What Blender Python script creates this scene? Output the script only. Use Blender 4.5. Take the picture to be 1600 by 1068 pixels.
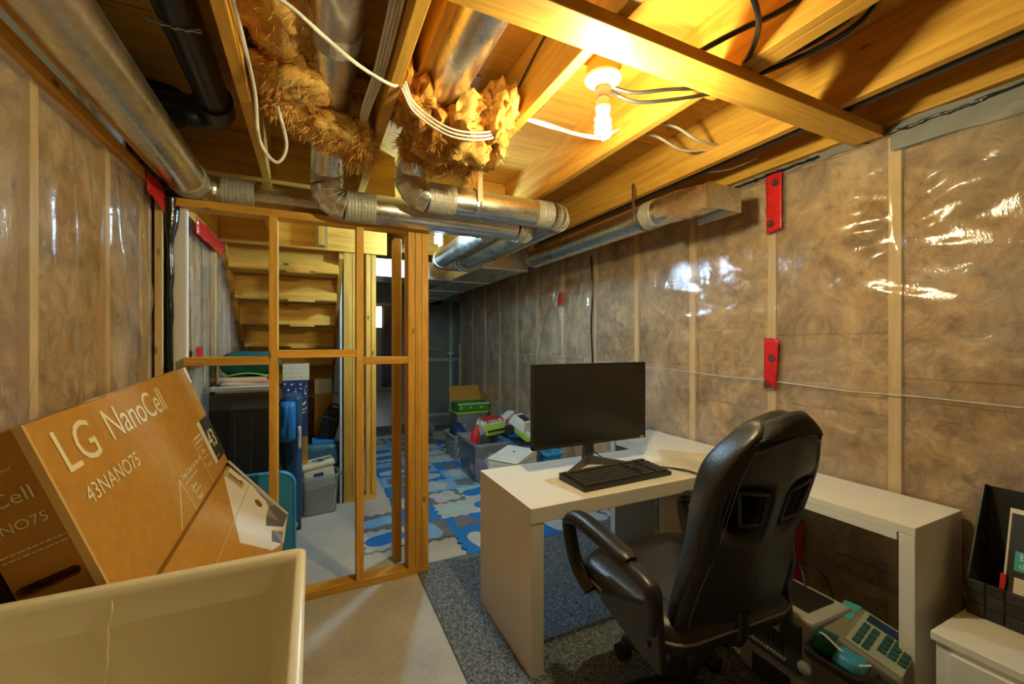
import bpy, bmesh, math, random
from mathutils import Vector, Matrix, noise
random.seed(7)
for _o in list(bpy.data.objects): bpy.data.objects.remove(_o)
SC = bpy.context.scene
COL = SC.collection
PI = math.pi

# ---------------------------------------------------------------- camera
CAM_H = 1.324
cam = bpy.data.cameras.new('camera'); cam_o = bpy.data.objects.new('camera', cam); COL.objects.link(cam_o)
cam_o.location = (0, 0, CAM_H); cam_o.rotation_euler = (PI/2, 0, -math.radians(25.5))
cam.sensor_width = 36; cam.sensor_fit = 'HORIZONTAL'; cam.lens = 14.74; cam.clip_start = .03
SC.camera = cam_o
# ---------------------------------------------------------------- world, exposure
w = bpy.data.worlds.new('world'); SC.world = w; w.use_nodes = True
w.node_tree.nodes['Background'].inputs[0].default_value = (0, 0, 0, 1)
w.node_tree.nodes['Background'].inputs[1].default_value = 0.0
SC.view_settings.view_transform = 'Standard'; SC.view_settings.look = 'None'
SC.view_settings.exposure = 0.66; SC.view_settings.gamma = 1.0; SC.view_settings.use_curve_mapping = False
WARM = (1.0, .87, .48); COOL = (.46, .76, 1.0)
BULB_L = 700; BULB2_L = 800; WINDOW_L = 6.0

# ---------------------------------------------------------------- materials
MATS = {}
class NT:
    def __init__(s, m): s.t = m.node_tree; s.n = s.t.nodes; s.l = s.t.links
    def new(s, kind, **kw):
        n = s.n.new(kind)
        for k, v in kw.items():
            if hasattr(n, k) and not k.startswith('i_'): setattr(n, k, v)
        return n
    def link(s, a, b): s.l.new(a, b)
def base_mat(name):
    m = bpy.data.materials.new(name); m.use_nodes = True; MATS[name] = m
    return m, NT(m), m.node_tree.nodes['Principled BSDF']
def setp(b, **kw):
    names = dict(col='Base Color', rough='Roughness', metal='Metallic', spec='Specular IOR Level', trans='Transmission Weight',
                 alpha='Alpha', coat='Coat Weight', sheen='Sheen Weight', ior='IOR', subs='Subsurface Weight')
    for k, v in kw.items():
        if k == 'col' and len(v) == 3: v = (*v, 1)
        b.inputs[names[k]].default_value = v
def ramp(nt, stops):
    r = nt.new('ShaderNodeValToRGB'); e = r.color_ramp.elements
    while len(e) < len(stops): e.new(.5)
    for i, (p, c) in enumerate(stops):
        e[i].position = p; e[i].color = (*c, 1) if len(c) == 3 else c
    return r
def coords(nt, scale=(1, 1, 1), rot=(0, 0, 0)):
    tc = nt.new('ShaderNodeTexCoord'); mp = nt.new('ShaderNodeMapping')
    mp.inputs['Scale'].default_value = scale; mp.inputs['Rotation'].default_value = rot
    nt.link(tc.outputs['Object'], mp.inputs['Vector']); return mp.outputs['Vector']
def noise_n(nt, vec, scale, detail=4, rough=.55, dist=0):
    n = nt.new('ShaderNodeTexNoise')
    for k, v in (('Scale', scale), ('Detail', detail), ('Roughness', rough), ('Distortion', dist)): n.inputs[k].default_value = v
    nt.link(vec, n.inputs['Vector']); return n.outputs[0]
def mixc(nt, fac, a, b, mode='MIX'):
    m = nt.new('ShaderNodeMix', data_type='RGBA', blend_type=mode)
    for sock, v in ((m.inputs[0], fac), (m.inputs[6], a), (m.inputs[7], b)):
        if hasattr(v, 'is_linked') or hasattr(v, 'links'): nt.link(v, sock)
        elif isinstance(v, tuple): sock.default_value = (*v, 1) if len(v) == 3 else v
        else: sock.default_value = v
    return m.outputs[2]
def bump(nt, b, h, strength=.3, dist=.01):
    n = nt.new('ShaderNodeBump'); n.inputs['Strength'].default_value = strength; n.inputs['Distance'].default_value = dist
    nt.link(h, n.inputs['Height']); nt.link(n.outputs[0], b.inputs['Normal'])

def plain(name, col, rough=.5, metal=0, spec=.5, var=0.0, vs=8, bmp=0, bs=60, coat=0):
    if name in MATS: return MATS[name]
    m, nt, b = base_mat(name); setp(b, col=col, rough=rough, metal=metal, spec=spec, coat=coat)
    v = coords(nt)
    if var:
        n = noise_n(nt, v, vs, 5)
        lo = tuple(c*(1-var) for c in col); hi = tuple(min(1, c*(1+var)) for c in col)
        r = ramp(nt, [(.3, lo), (.7, hi)]); nt.link(n, r.inputs[0]); nt.link(r.outputs[0], b.inputs['Base Color'])
    if bmp: bump(nt, b, noise_n(nt, v, bs, 3), bmp, .004)
    return m
def wood(name, axis, light, dark, knots=True, rough=.55):
    m, nt, b = base_mat(name); setp(b, rough=rough, spec=.3)
    sc = [11, 11, 11]; sc[axis] = .9
    v = coords(nt, sc); n = noise_n(nt, v, 2.3, 7, .62, .9)
    mid = tuple((a+c)/2 for a, c in zip(light, dark))
    r = ramp(nt, [(.28, dark), (.45, mid), (.6, light), (.78, tuple(min(1, c*1.1) for c in light))]); nt.link(n, r.inputs[0])
    oi = nt.new('ShaderNodeObjectInfo'); rr = ramp(nt, [(0, (.80, .78, .74)), (1, (1.06, 1.05, 1.02))]); nt.link(oi.outputs['Random'], rr.inputs[0])
    c = mixc(nt, 1.0, r.outputs[0], rr.outputs[0], 'MULTIPLY')
    if knots:
        sk = [4.6, 4.6, 4.6]; sk[axis] = 1.9
        vo = nt.new('ShaderNodeTexVoronoi'); vo.inputs['Scale'].default_value = 1.9; vo.inputs['Randomness'].default_value = 1
        nt.link(coords(nt, sk), vo.inputs['Vector'])
        k = ramp(nt, [(.045, (1, 1, 1)), (.10, (0, 0, 0))]); nt.link(vo.outputs['Distance'], k.inputs[0])
        c = mixc(nt, k.outputs[0], c, tuple(x*.32 for x in dark))
    nt.link(c, b.inputs['Base Color']); bump(nt, b, n, .12, .004)
    return m
LW, DW = (.80, .455, .075), (.56, .265, .032)
wood('lumber_x', 0, LW, DW); wood('lumber_y', 1, LW, DW); wood('lumber_z', 2, LW, DW)
wood('old_lumber_x', 0, LW, DW); wood('old_lumber_y', 1, LW, DW); wood('old_lumber_z', 2, LW, DW)
wood('plywood', 0, (.84, .47, .080), (.64, .31, .042), True, .6)
wood('pale_stud', 2, (.78, .56, .26), (.62, .42, .17))

def concrete():
    m, nt, b = base_mat('concrete'); setp(b, rough=.55, spec=.4)
    v = coords(nt); n = noise_n(nt, v, 2.2, 9, .65, .3); r = ramp(nt, [(.3, (.42, .40, .35)), (.55, (.55, .53, .47)), (.75, (.63, .61, .55))])
    nt.link(n, r.inputs[0]); f = noise_n(nt, v, 70, 3); r2 = ramp(nt, [(.35, (.86, .86, .86)), (.6, (1, 1, 1))]); nt.link(f, r2.inputs[0])
    nt.link(mixc(nt, 1.0, r.outputs[0], r2.outputs[0], 'MULTIPLY'), b.inputs['Base Color']); bump(nt, b, f, .12, .003)
concrete()
def galv():
    m, nt, b = base_mat('galvanised'); setp(b, metal=1.0, rough=.30)
    v = coords(nt); vo = nt.new('ShaderNodeTexVoronoi'); vo.inputs['Scale'].default_value = 70; nt.link(v, vo.inputs['Vector'])
    n = noise_n(nt, v, 9, 5)
    r = ramp(nt, [(0, (.70, .69, .63)), (1, (.90, .89, .83))]); nt.link(vo.outputs['Color'], r.inputs[0])
    r2 = ramp(nt, [(.3, (.90, .90, .89)), (.7, (1, 1, 1))]); nt.link(n, r2.inputs[0])
    nt.link(mixc(nt, 1.0, r.outputs[0], r2.outputs[0], 'MULTIPLY'), b.inputs['Base Color'])
    rr = ramp(nt, [(.3, (.25, .25, .25)), (.7, (.36, .36, .36))]); nt.link(n, rr.inputs[0]); nt.link(rr.outputs[0], b.inputs['Roughness'])
    bump(nt, b, n, .04, .004)
galv()
plain('duct_tape', (.46, .44, .37), .55, .35, .5, .18, 40, .5, 50)
plain('steel', (.6, .6, .58), .35, 1.0)
plain('abs_black', (.018, .018, .02), .28, 0, .5)
plain('rubber_black', (.02, .02, .022), .55)
plain('white_cable', (.80, .76, .66), .45); plain('black_cable', (.025, .025, .028), .32)
plain('red_cable', (.5, .05, .04), .45)
plain('porcelain', (.86, .84, .78), .25)
plain('white_laminate', (.80, .78, .70), .30, 0, .5, .02, 3)
plain('tub_cream', (.80, .75, .58), .30, 0, .5, .04, 3)
plain('stain', (.62, .52, .32), .5)
plain('cardboard', (.50, .25, .042), .62, 0, .3, .10, 30, .1, 90)
plain('cardboard_edge', (.62, .40, .14), .7)
plain('print_cream', (.86, .76, .54), .6); plain('print_white', (.80, .76, .68), .6); plain('print_black', (.03, .03, .03), .5)
plain('print_grey', (.13, .13, .13), .6); plain('print_grey_light', (.28, .27, .25), .6)
plain('clear_tape', (.66, .50, .26), .15, 0, .7)
plain('screen', (.012, .012, .012), .22, 0, .5); plain('black_plastic', (.02, .02, .02), .35); plain('dark_plastic', (.05, .05, .05), .45)
plain('leather', (.022, .021, .018), .36, 0, .5, .25, 12, .25, 130); plain('mesh_fabric', (.035, .035, .033), .75, 0, .4, .3, 200, .6, 220)
plain('thread', (.30, .28, .24), .7)
plain('sealant', (.008, .008, .008), .18, 0, .6, 0, 8, .6, 25)
plain('gasket', (.22, .22, .21), .45, 0, .5, .2, 5)
plain('red_tape', (.62, .018, .02), .28, 0, .6, .22, 14)
plain('drywall', (.66, .67, .66), .8, 0, .3, .05, 2); plain('paint_white', (.78, .78, .75), .7)
plain('grey_board', (.28, .285, .25), .7, 0, .3, .2, 2); plain('pale_frame', (.55, .58, .50), .6, 0, .3, .12, 6)
plain('teal_cloth', (.01, .10, .10), .9, 0, .2, .3, 20, .5, 60)
plain('curtain', (.33, .30, .36), .9, 0, .2, .15, 30)
plain('concrete_wall', (.30, .28, .25), .8, 0, .3, .15, 3)

def insulation(name, a, b_, c):
    m, nt, b = base_mat(name); setp(b, rough=.95, spec=.1)
    v = coords(nt, (1, 1, 1)); n = noise_n(nt, v, 3.6, 9, .62, 1.4); n2 = noise_n(nt, v, 13, 8, .66, 1.2)
    r = ramp(nt, [(.30, a), (.46, b_), (.62, c), (.80, tuple(min(1, x*1.15) for x in c))]); nt.link(n, r.inputs[0])
    r2 = ramp(nt, [(.30, (.50, .45, .40)), (.48, (.92, .92, .92)), (.68, (1.22, 1.2, 1.16))]); nt.link(n2, r2.inputs[0])
    nt.link(mixc(nt, 1.0, r.outputs[0], r2.outputs[0], 'MULTIPLY'), b.inputs['Base Color']); bump(nt, b, n2, .7, .03)
insulation('fibreglass', (.24, .125, .045), (.46, .27, .105), (.66, .44, .21))
insulation('fibreglass_loose', (.48, .20, .04), (.74, .38, .085), (.92, .58, .17))

def poly(name, haze, fres, rough, graze=.55, pw_=4.0):
    m, nt, b = base_mat(name); nt.n.remove(b)
    out = [n for n in nt.n if n.type == 'OUTPUT_MATERIAL'][0]
    v = coords(nt, (1, 1, 1)); n = noise_n(nt, v, 7, 6, .6, 1.2); n2 = noise_n(nt, coords(nt, (1, 1, .35)), 26, 4, .6, .8)
    bp = nt.new('ShaderNodeBump'); bp.inputs['Strength'].default_value = .22; bp.inputs['Distance'].default_value = .02; nt.link(n, bp.inputs['Height'])
    bp2 = nt.new('ShaderNodeBump'); bp2.inputs['Strength'].default_value = .16; bp2.inputs['Distance'].default_value = .008; nt.link(n2, bp2.inputs['Height']); nt.link(bp.outputs[0], bp2.inputs['Normal'])
    tr = nt.new('ShaderNodeBsdfTransparent'); tr.inputs[0].default_value = (.96, .96, .95, 1)
    gl = nt.new('ShaderNodeBsdfGlossy'); gl.inputs['Color'].default_value = (1, 1, 1, 1); gl.inputs['Roughness'].default_value = rough; nt.link(bp2.outputs[0], gl.inputs['Normal'])
    df = nt.new('ShaderNodeBsdfDiffuse'); df.inputs[0].default_value = (.85, .84, .80, 1)
    hz = noise_n(nt, v, 2.2, 4); hr = ramp(nt, [(.35, (haze*.5,)*3), (.7, (haze*1.5,)*3)]); nt.link(hz, hr.inputs[0])
    m1 = nt.new('ShaderNodeMixShader'); nt.link(hr.outputs[0], m1.inputs[0]); nt.link(tr.outputs[0], m1.inputs[1]); nt.link(df.outputs[0], m1.inputs[2])
    lw = nt.new('ShaderNodeLayerWeight'); lw.inputs[0].default_value = .5; nt.link(bp2.outputs[0], lw.inputs['Normal'])
    pw = nt.new('ShaderNodeMath', operation='POWER'); nt.link(lw.outputs['Facing'], pw.inputs[0]); pw.inputs[1].default_value = pw_
    ma = nt.new('ShaderNodeMath', operation='MULTIPLY_ADD'); nt.link(pw.outputs[0], ma.inputs[0]); ma.inputs[1].default_value = graze; ma.inputs[2].default_value = fres
    m2 = nt.new('ShaderNodeMixShader'); nt.link(ma.outputs[0], m2.inputs[0]); nt.link(m1.outputs[0], m2.inputs[1]); nt.link(gl.outputs[0], m2.inputs[2])
    nt.link(m2.outputs[0], out.inputs[0])
poly('poly_sheet', .16, .06, .14, .65, 3.4)
def clear_plastic(name, tint, haze):
    m, nt, b = base_mat(name); nt.n.remove(b); out = [n for n in nt.n if n.type == 'OUTPUT_MATERIAL'][0]
    tr = nt.new('ShaderNodeBsdfTransparent'); tr.inputs[0].default_value = (*tint, 1)
    df = nt.new('ShaderNodeBsdfDiffuse'); df.inputs[0].default_value = (*tint, 1)
    n = noise_n(nt, coords(nt), 5, 3); r = ramp(nt, [(.3, (haze*.8,)*3), (.7, (haze*1.2,)*3)]); nt.link(n, r.inputs[0])
    gl = nt.new('ShaderNodeBsdfGlossy'); gl.inputs['Roughness'].default_value = .15
    m1 = nt.new('ShaderNodeMixShader'); nt.link(r.outputs[0], m1.inputs[0]); nt.link(tr.outputs[0], m1.inputs[1]); nt.link(df.outputs[0], m1.inputs[2])
    fr = nt.new('ShaderNodeFresnel'); fr.inputs[0].default_value = 1.35
    m2 = nt.new('ShaderNodeMixShader'); nt.link(fr.outputs[0], m2.inputs[0]); nt.link(m1.outputs[0], m2.inputs[1]); nt.link(gl.outputs[0], m2.inputs[2]); nt.link(m2.outputs[0], out.inputs[0])
clear_plastic('clear_bin', (.86, .90, .92), .17); clear_plastic('glass', (.9, .95, 1), .02)
def emis(name, col, s):
    m, nt, b = base_mat(name); setp(b, col=(.9, .9, .9)); b.inputs['Emission Color'].default_value = (*col, 1); b.inputs['Emission Strength'].default_value = s
emis('bulb_warm', WARM, BULB_L); emis('bulb_cool', COOL, BULB2_L); emis('daylight', (.75, .88, 1), WINDOW_L)
def carpet():
    m, nt, b = base_mat('rug'); setp(b, rough=.95, spec=.1)
    a = noise_n(nt, coords(nt, (42, 170, 20)), 1, 3, .6); c = noise_n(nt, coords(nt, (170, 42, 20)), 1, 3, .6)
    ch = nt.new('ShaderNodeTexChecker'); ch.inputs['Scale'].default_value = 46; nt.link(coords(nt), ch.inputs['Vector'])
    mx = mixc(nt, ch.outputs[1], a, c); r = ramp(nt, [(.34, (.045, .052, .06)), (.48, (.13, .15, .165)), (.64, (.32, .355, .38))]); nt.link(mx, r.inputs[0])
    nt.link(r.outputs[0], b.inputs['Base Color']); bump(nt, b, mx, .8, .008)
carpet()
def laminate():
    m, nt, b = base_mat('laminate_floor'); setp(b, rough=.4)
    br = nt.new('ShaderNodeTexBrick'); nt.link(coords(nt, (1, 1, 1), (0, 0, PI/2)), br.inputs['Vector'])
    br.inputs['Color1'].default_value = (.40, .37, .33, 1); br.inputs['Color2'].default_value = (.50, .47, .42, 1); br.inputs['Mortar'].default_value = (.2, .18, .16, 1)
    br.inputs['Scale'].default_value = 1; br.inputs['Brick Width'].default_value = 1.2; br.inputs['Row Height'].default_value = .15; br.inputs['Mortar Size'].default_value = .004
    nt.link(br.outputs[0], b.inputs['Base Color'])
laminate()
def knit():
    m, nt, b = base_mat('knit'); setp(b, rough=.9)
    w_ = nt.new('ShaderNodeTexChecker'); w_.inputs['Scale'].default_value = 45; nt.link(coords(nt, (1, 1, 1.6), (.4, .3, .6)), w_.inputs['Vector'])
    w_.inputs[1].default_value = (.45, .45, .43, 1); w_.inputs[2].default_value = (.10, .10, .10, 1); nt.link(w_.outputs[0], b.inputs['Base Color'])
knit()

# ---------------------------------------------------------------- mesh helpers
class MB:
    def __init__(s): s.v = []; s.f = []
    def add(s, vs, fs):
        k = len(s.v); s.v += [tuple(v) for v in vs]; s.f += [tuple(i+k for i in f) for f in fs]; return s
    def box(s, x0, x1, y0, y1, z0, z1, M=None):
        vs = [Vector((x, y, z)) for z in (z0, z1) for y in (y0, y1) for x in (x0, x1)]
        if M: vs = [M @ v for v in vs]
        return s.add(vs, [(0, 2, 3, 1), (4, 5, 7, 6), (0, 1, 5, 4), (2, 6, 7, 3), (0, 4, 6, 2), (1, 3, 7, 5)])
    def hexa(s, b, t):      # bottom loop and top loop of the same length
        n = len(b); fs = [tuple(range(n))[::-1], tuple(range(n, 2*n))]
        for i in range(n): fs.append((i, (i+1) % n, n+(i+1) % n, n+i))
        return s.add(list(b)+list(t), fs)
    def prism(s, poly2, h0, h1, M=None):
        b = [Vector((x, y, h0)) for x, y in poly2]; t = [Vector((x, y, h1)) for x, y in poly2]
        if M: b = [M @ v for v in b]; t = [M @ v for v in t]
        return s.hexa(b, t)
    def tube(s, pts, r, n=8, caps=True, flat=1.0):
        pts = [Vector(p) for p in pts]; m = len(pts); rs = r if isinstance(r, (list, tuple)) else [r]*m
        vs, fs = [], []; up = None
        for i, p in enumerate(pts):
            d = (pts[min(i+1, m-1)]-pts[max(i-1, 0)]).normalized()
            if up is None:
                up = Vector((0, 0, 1)) if abs(d.z) < .9 else Vector((1, 0, 0))
            a = d.cross(up)
            if a.length < 1e-4: a = d.cross(Vector((0, 1, 0)))
            a.normalize(); up = a.cross(d).normalized()
            for k in range(n):
                t = 2*PI*k/n; vs.append(p + a*math.cos(t)*rs[i] + up*math.sin(t)*rs[i]*flat)
        for i in range(m-1):
            for k in range(n): fs.append((i*n+k, i*n+(k+1) % n, (i+1)*n+(k+1) % n, (i+1)*n+k))
        if caps: fs += [tuple(range(n))[::-1], tuple(range((m-1)*n, m*n))]
        return s.add(vs, fs)
    def lathe(s, prof, n=20, M=None):      # (r, z) profile about z
        vs, fs = [], []; m = len(prof)
        for r, z in prof:
            for k in range(n):
                t = 2*PI*k/n; v = Vector((r*math.cos(t), r*math.sin(t), z)); vs.append(M @ v if M else v)
        for i in range(m-1):
            for k in range(n): fs.append((i*n+k, i*n+(k+1) % n, (i+1)*n+(k+1) % n, (i+1)*n+k))
        fs += [tuple(range(n))[::-1], tuple(range((m-1)*n, m*n))]
        return s.add(vs, fs)
    def loft(s, rings, caps=(True, True)):
        n = len(rings[0]); vs = [p for r in rings for p in r]; fs = []
        for i in range(len(rings)-1):
            for k in range(n): fs.append((i*n+k, i*n+(k+1) % n, (i+1)*n+(k+1) % n, (i+1)*n+k))
        if caps[0]: fs.append(tuple(range(n))[::-1])
        if caps[1]: fs.append(tuple(range((len(rings)-1)*n, len(rings)*n)))
        return s.add(vs, fs)
    def grid(s, fn, nu, nv):
        vs = [fn(i/nu, j/nv) for j in range(nv+1) for i in range(nu+1)]; k = nu+1
        return s.add(vs, [(j*k+i, j*k+i+1, (j+1)*k+i+1, (j+1)*k+i) for j in range(nv) for i in range(nu)])
    def mesh(s, name, smooth=None):
        me = bpy.data.meshes.new(name); me.from_pydata(s.v, [], s.f)
        bm = bmesh.new(); bm.from_mesh(me); bmesh.ops.recalc_face_normals(bm, faces=bm.faces[:]); bm.to_mesh(me); bm.free()
        if smooth is not None:
            me.polygons.foreach_set('use_smooth', [True]*len(me.polygons)); me.set_sharp_from_angle(angle=math.radians(smooth))
        return me
def obj(name, mb, mat, parent=None, smooth=None, bevel=0, label=None, kind=None, sub=0, solid=0):
    me = mb.mesh(name, smooth) if isinstance(mb, MB) else mb
    o = bpy.data.objects.new(name, me); COL.objects.link(o)
    if mat: me.materials.clear(); me.materials.append(MATS[mat])
    if parent: o.parent = parent
    if solid: md = o.modifiers.new('thickness', 'SOLIDIFY'); md.thickness = solid; md.offset = 0
    if bevel: md = o.modifiers.new('bevel', 'BEVEL'); md.width = bevel; md.segments = 2; md.limit_method = 'ANGLE'; md.angle_limit = math.radians(40)
    if sub: md = o.modifiers.new('sub', 'SUBSURF'); md.levels = sub; md.render_levels = sub
    if label: o['label'] = label
    if kind: o['kind'] = kind
    return o
def tag(o, label, cat, group=None, kind=None):
    o['label'] = label; o['category'] = cat
    if group: o['group'] = group
    if kind: o['kind'] = kind
    return o
def thing(name, label, cat, loc=(0, 0, 0), rz=0, group=None, kind=None):
    o = bpy.data.objects.new(name, None); COL.objects.link(o); o.empty_display_size = .05
    o.location = loc; o.rotation_euler = (0, 0, rz); return tag(o, label, cat, group, kind)
def B(*a, **k): return MB().box(*a, **k)
def place(o, M): o.matrix_local = M; return o
def smooth_path(pts, k=8):
    pts = [Vector(p) for p in pts]
    if len(pts) < 3: return pts
    out = []; P = [pts[0]*2-pts[1]] + pts + [pts[-1]*2-pts[-2]]
    for i in range(1, len(P)-2):
        a, b, c, d = P[i-1:i+3]
        for j in range(k):
            t = j/k; out.append(.5*((2*b)+(-a+c)*t+(2*a-5*b+4*c-d)*t*t+(-a+3*b-3*c+d)*t**3))
    out.append(pts[-1]); return out
def cable(name, pts, r, mat, label, group=None, n=6, cat='cable'):
    return tag(obj(name, MB().tube(smooth_path(pts), r, n), mat, smooth=60), label, cat, group)
def text_mesh(body, size, extrude=.0006, align='LEFT', spacing=1.0):
    cu = bpy.data.curves.new('lettering', 'FONT'); cu.body = body; cu.size = size; cu.extrude = extrude; cu.align_x = align; cu.space_character = spacing; cu.resolution_u = 3
    o = bpy.data.objects.new('lettering', cu); COL.objects.link(o)
    dg = bpy.context.evaluated_depsgraph_get(); me = bpy.data.meshes.new_from_object(o.evaluated_get(dg))
    bpy.data.objects.remove(o); bpy.data.curves.remove(cu); me.name = 'lettering'; return me
def frame(o, ex, ey, ez=None):        # matrix from origin and axes
    ex = Vector(ex).normalized(); ey = Vector(ey); ey = (ey-ex*ey.dot(ex)).normalized(); ez = ex.cross(ey)
    return Matrix(((ex.x, ey.x, ez.x, o[0]), (ex.y, ey.y, ez.y, o[1]), (ex.z, ey.z, ez.z, o[2]), (0, 0, 0, 1)))
def rrect(x0, x1, y0, y1, r, n=4):
    pts = []
    for cx, cy, a in ((x1-r, y1-r, 0), (x0+r, y1-r, 90), (x0+r, y0+r, 180), (x1-r, y0+r, 270)):
        for i in range(n+1):
            t = math.radians(a+90*i/n); pts.append((cx+r*math.cos(t), cy+r*math.sin(t)))
    return pts
def ring(poly2, z): return [Vector((x, y, z)) for x, y in poly2]
# ================================================================ SETTING
JB, JT = 2.19, 2.425            # joist bottom and top
XR = 2.10                       # face of the studs on the right wall
def nz(x, y, z, s): return noise.noise(Vector((x*s, y*s, z*s)))
# ---- floor
fl = obj('floor', B(-.75, 2.75, -1.6, 6.05, -.1, 0), 'concrete'); tag(fl, 'bare grey concrete basement floor', 'floor', kind='structure')
fl2 = obj('floor', B(-.75, 3.2, 6.05, 12.2, -.1, .004), 'laminate_floor'); tag(fl2, 'grey laminate floor of the finished room beyond', 'floor', kind='structure')
# ---- ceiling : subfloor panels, joists, cross brace
cl = obj('ceiling', B(-1.0, 3.2, -1.6, 12.2, JT+.02, JT+.08), 'plywood'); tag(cl, 'open wooden ceiling of joists under plywood subfloor', 'ceiling', kind='structure')
ys = [-1.6, -.66, .56, 1.78, 3.0, 4.22, 5.44, 6.66, 7.9, 12.2]
for a, b in zip(ys, ys[1:]): obj('subfloor_panel', B(-1.0, 3.2, a+.0025, b-.0025, JT, JT+.022), 'plywood', cl)
def joist(x, y0, y1, z0=JB, z1=JT, mat='lumber_y', t=.019):
    return obj('joist', B(x-t, x+t, y0, y1, z0, z1), mat, cl, bevel=.003)
joist(-.217, -1.5, 2.57); joist(.255, -1.5, 2.57)
joist(.745, -1.5, 7.3); joist(1.234, -1.5, 7.3); joist(1.765, -1.5, 7.3); joist(2.085, -1.5, 7.3)
joist(-.219, 2.612, 3.2, 1.99, 2.19, 'old_lumber_y')
joist(-.80, -1.5, 2.57)
obj('header', B(-.85, .45, 2.57, 2.608, JB, JT), 'old_lumber_x', cl); obj('header', B(-.53, .50, 3.2, 3.238, 1.965, 2.30), 'old_lumber_x', cl)
obj('header', B(.5, 2.1, 7.35, 7.40, 1.99, 2.40), 'pale_frame', cl)
for x in (.02, .075): obj('joist_hanger', MB().box(x, x+.022, 3.192, 3.2, 1.98, 2.15), 'steel', cl)
obj('hanger_stub', B(.04, .078, 3.14, 3.2, 1.985, 2.19), 'old_lumber_z', cl)
obj('cross_brace', B(-.3, 2.098, .878, .987, JB-.038, JB), 'lumber_x', cl, bevel=.003)
obj('ledger_block', B(.83, .868, .5, .86, 2.33, 2.42), 'lumber_y', cl); obj('ledger_strip', B(1.255, 1.30, -1.0, 1.05, JB, JB+.03), 'lumber_y', cl)
for k in range(3): obj('bridging_block', B(.764, 1.215, 2.66+k*1.5, 2.70+k*1.5, 2.2, 2.42), 'old_lumber_x', cl)
obj('blocking', B(.345, .383, .6, 1.62, 2.29, 2.42), 'lumber_y', cl, bevel=.003)
# stamps printed on the subfloor (ink blocks)
def stamp(x, y, wx, wy, z=JT-.0012):
    mb = MB()
    mb.box(x, x+wx, y, y+.004, z, z+.001); mb.box(x, x+wx, y+wy, y+wy+.004, z, z+.001)
    for i in range(6):
        a = x+wx*(i/6.)+.004; mb.box(a, a+.005, y+.01, y+wy-.008, z, z+.001)
        mb.box(a, a+wx/9, y+wy*(.3+.1*(i % 3)), y+wy*(.3+.1*(i % 3))+.006, z, z+.001)
    obj('ink_stamp', mb, 'print_grey', cl, kind='stuff')
for s in ((-.12, 1.98, .10, .06), (.42, 2.34, .08, .05), (.86, 1.70, .12, .06), (.09, 2.05, .06, .05)): stamp(*s)

# ---- poly + insulation walls
def batt(parent, X, y0, y1, z0, z1, sgn, seed, mat='fibreglass'):
    def fn(u, v):
        y = y0+(y1-y0)*u; z = z0+(z1-z0)*v; e = min(u, 1-u, v*1.6, (1-v)*1.6)
        d = .004+.006*min(1, e*9) + .010*nz(y+seed, z, seed, 5) + .006*nz(y, z, seed+3, 14)
        return (X - sgn*max(0.0, d), y, z)
    return obj('insulation_batt', MB().grid(fn, 16, max(8, int((z1-z0)*24))), mat, parent, smooth=80)
def sheet(parent, X, y0, y1, z0, z1, sgn, folds, seed, step=.022, amp=1.0, mat='poly_sheet', studs=()):
    nu = int((y1-y0)/(step*.42)); nv = int((z1-z0)/step)
    def fn(u, v):
        y = y0+(y1-y0)*u; z = z0+(z1-z0)*v
        d = .006 + .007*nz(y, z*.5, seed, 2.5) + .0035*nz(y*1.2, z*.6, seed+2, 9)
        sd = min([abs(y-s) for s in studs]+[.3]); d = d*min(1, .25+sd*6)
        for (fy, fz, ang, wd, ln, h) in folds:      # a fold is a ridge fading along its length
            c, s_ = math.cos(ang), math.sin(ang); a = (y-fy)*c+(z-fz)*s_; b = -(y-fy)*s_+(z-fz)*c
            if 0 < a < ln: d += h*math.exp(-(b/wd)**2)*math.sin(PI*(a/ln)**.8)*amp
        return (X - sgn*max(.0005, d), y, z)
    o = obj('vapour_barrier', MB().grid(fn, nu, nv), mat, parent, smooth=180); return o
wr = thing('wall_right', 'insulated stud wall under clear plastic sheeting beside the white desk', 'wall', kind='structure')
obj('foundation', B(2.22, 2.34, -1.6, 6.3, 0, JT), 'concrete_wall', wr)
SY = [-.60, -.115, .37, .855, 1.352, 1.845, 2.335, 2.83, 3.32, 3.81, 4.30, 4.79, 5.28, 5.77, 6.27]
for y in SY: obj('stud', B(XR+.004, XR+.093, y-.021, y+.021, .038, 2.15), 'pale_stud', wr, bevel=.002)
obj('bottom_plate', B(XR+.004, XR+.093, -1.6, 6.3, 0, .038), 'pale_stud', wr); obj('top_plate', B(XR+.004, XR+.093, -1.6, 6.3, 2.15, 2.19), 'lumber_y', wr)
for i, (a, b) in enumerate(zip(SY, SY[1:])):
    cuts = [[.038, 1.02, 1.36, 2.15], [.038, .98, 1.40, 2.15], [.038, 1.18, 2.15]][i % 3]
    for j, (c, d) in enumerate(zip(cuts, cuts[1:])): batt(wr, XR+.026, a+.021, b-.021, c+.001, d-.001, 1, i*1.7+j*.9)
rnd = random.Random(3)
f1 = []
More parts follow.
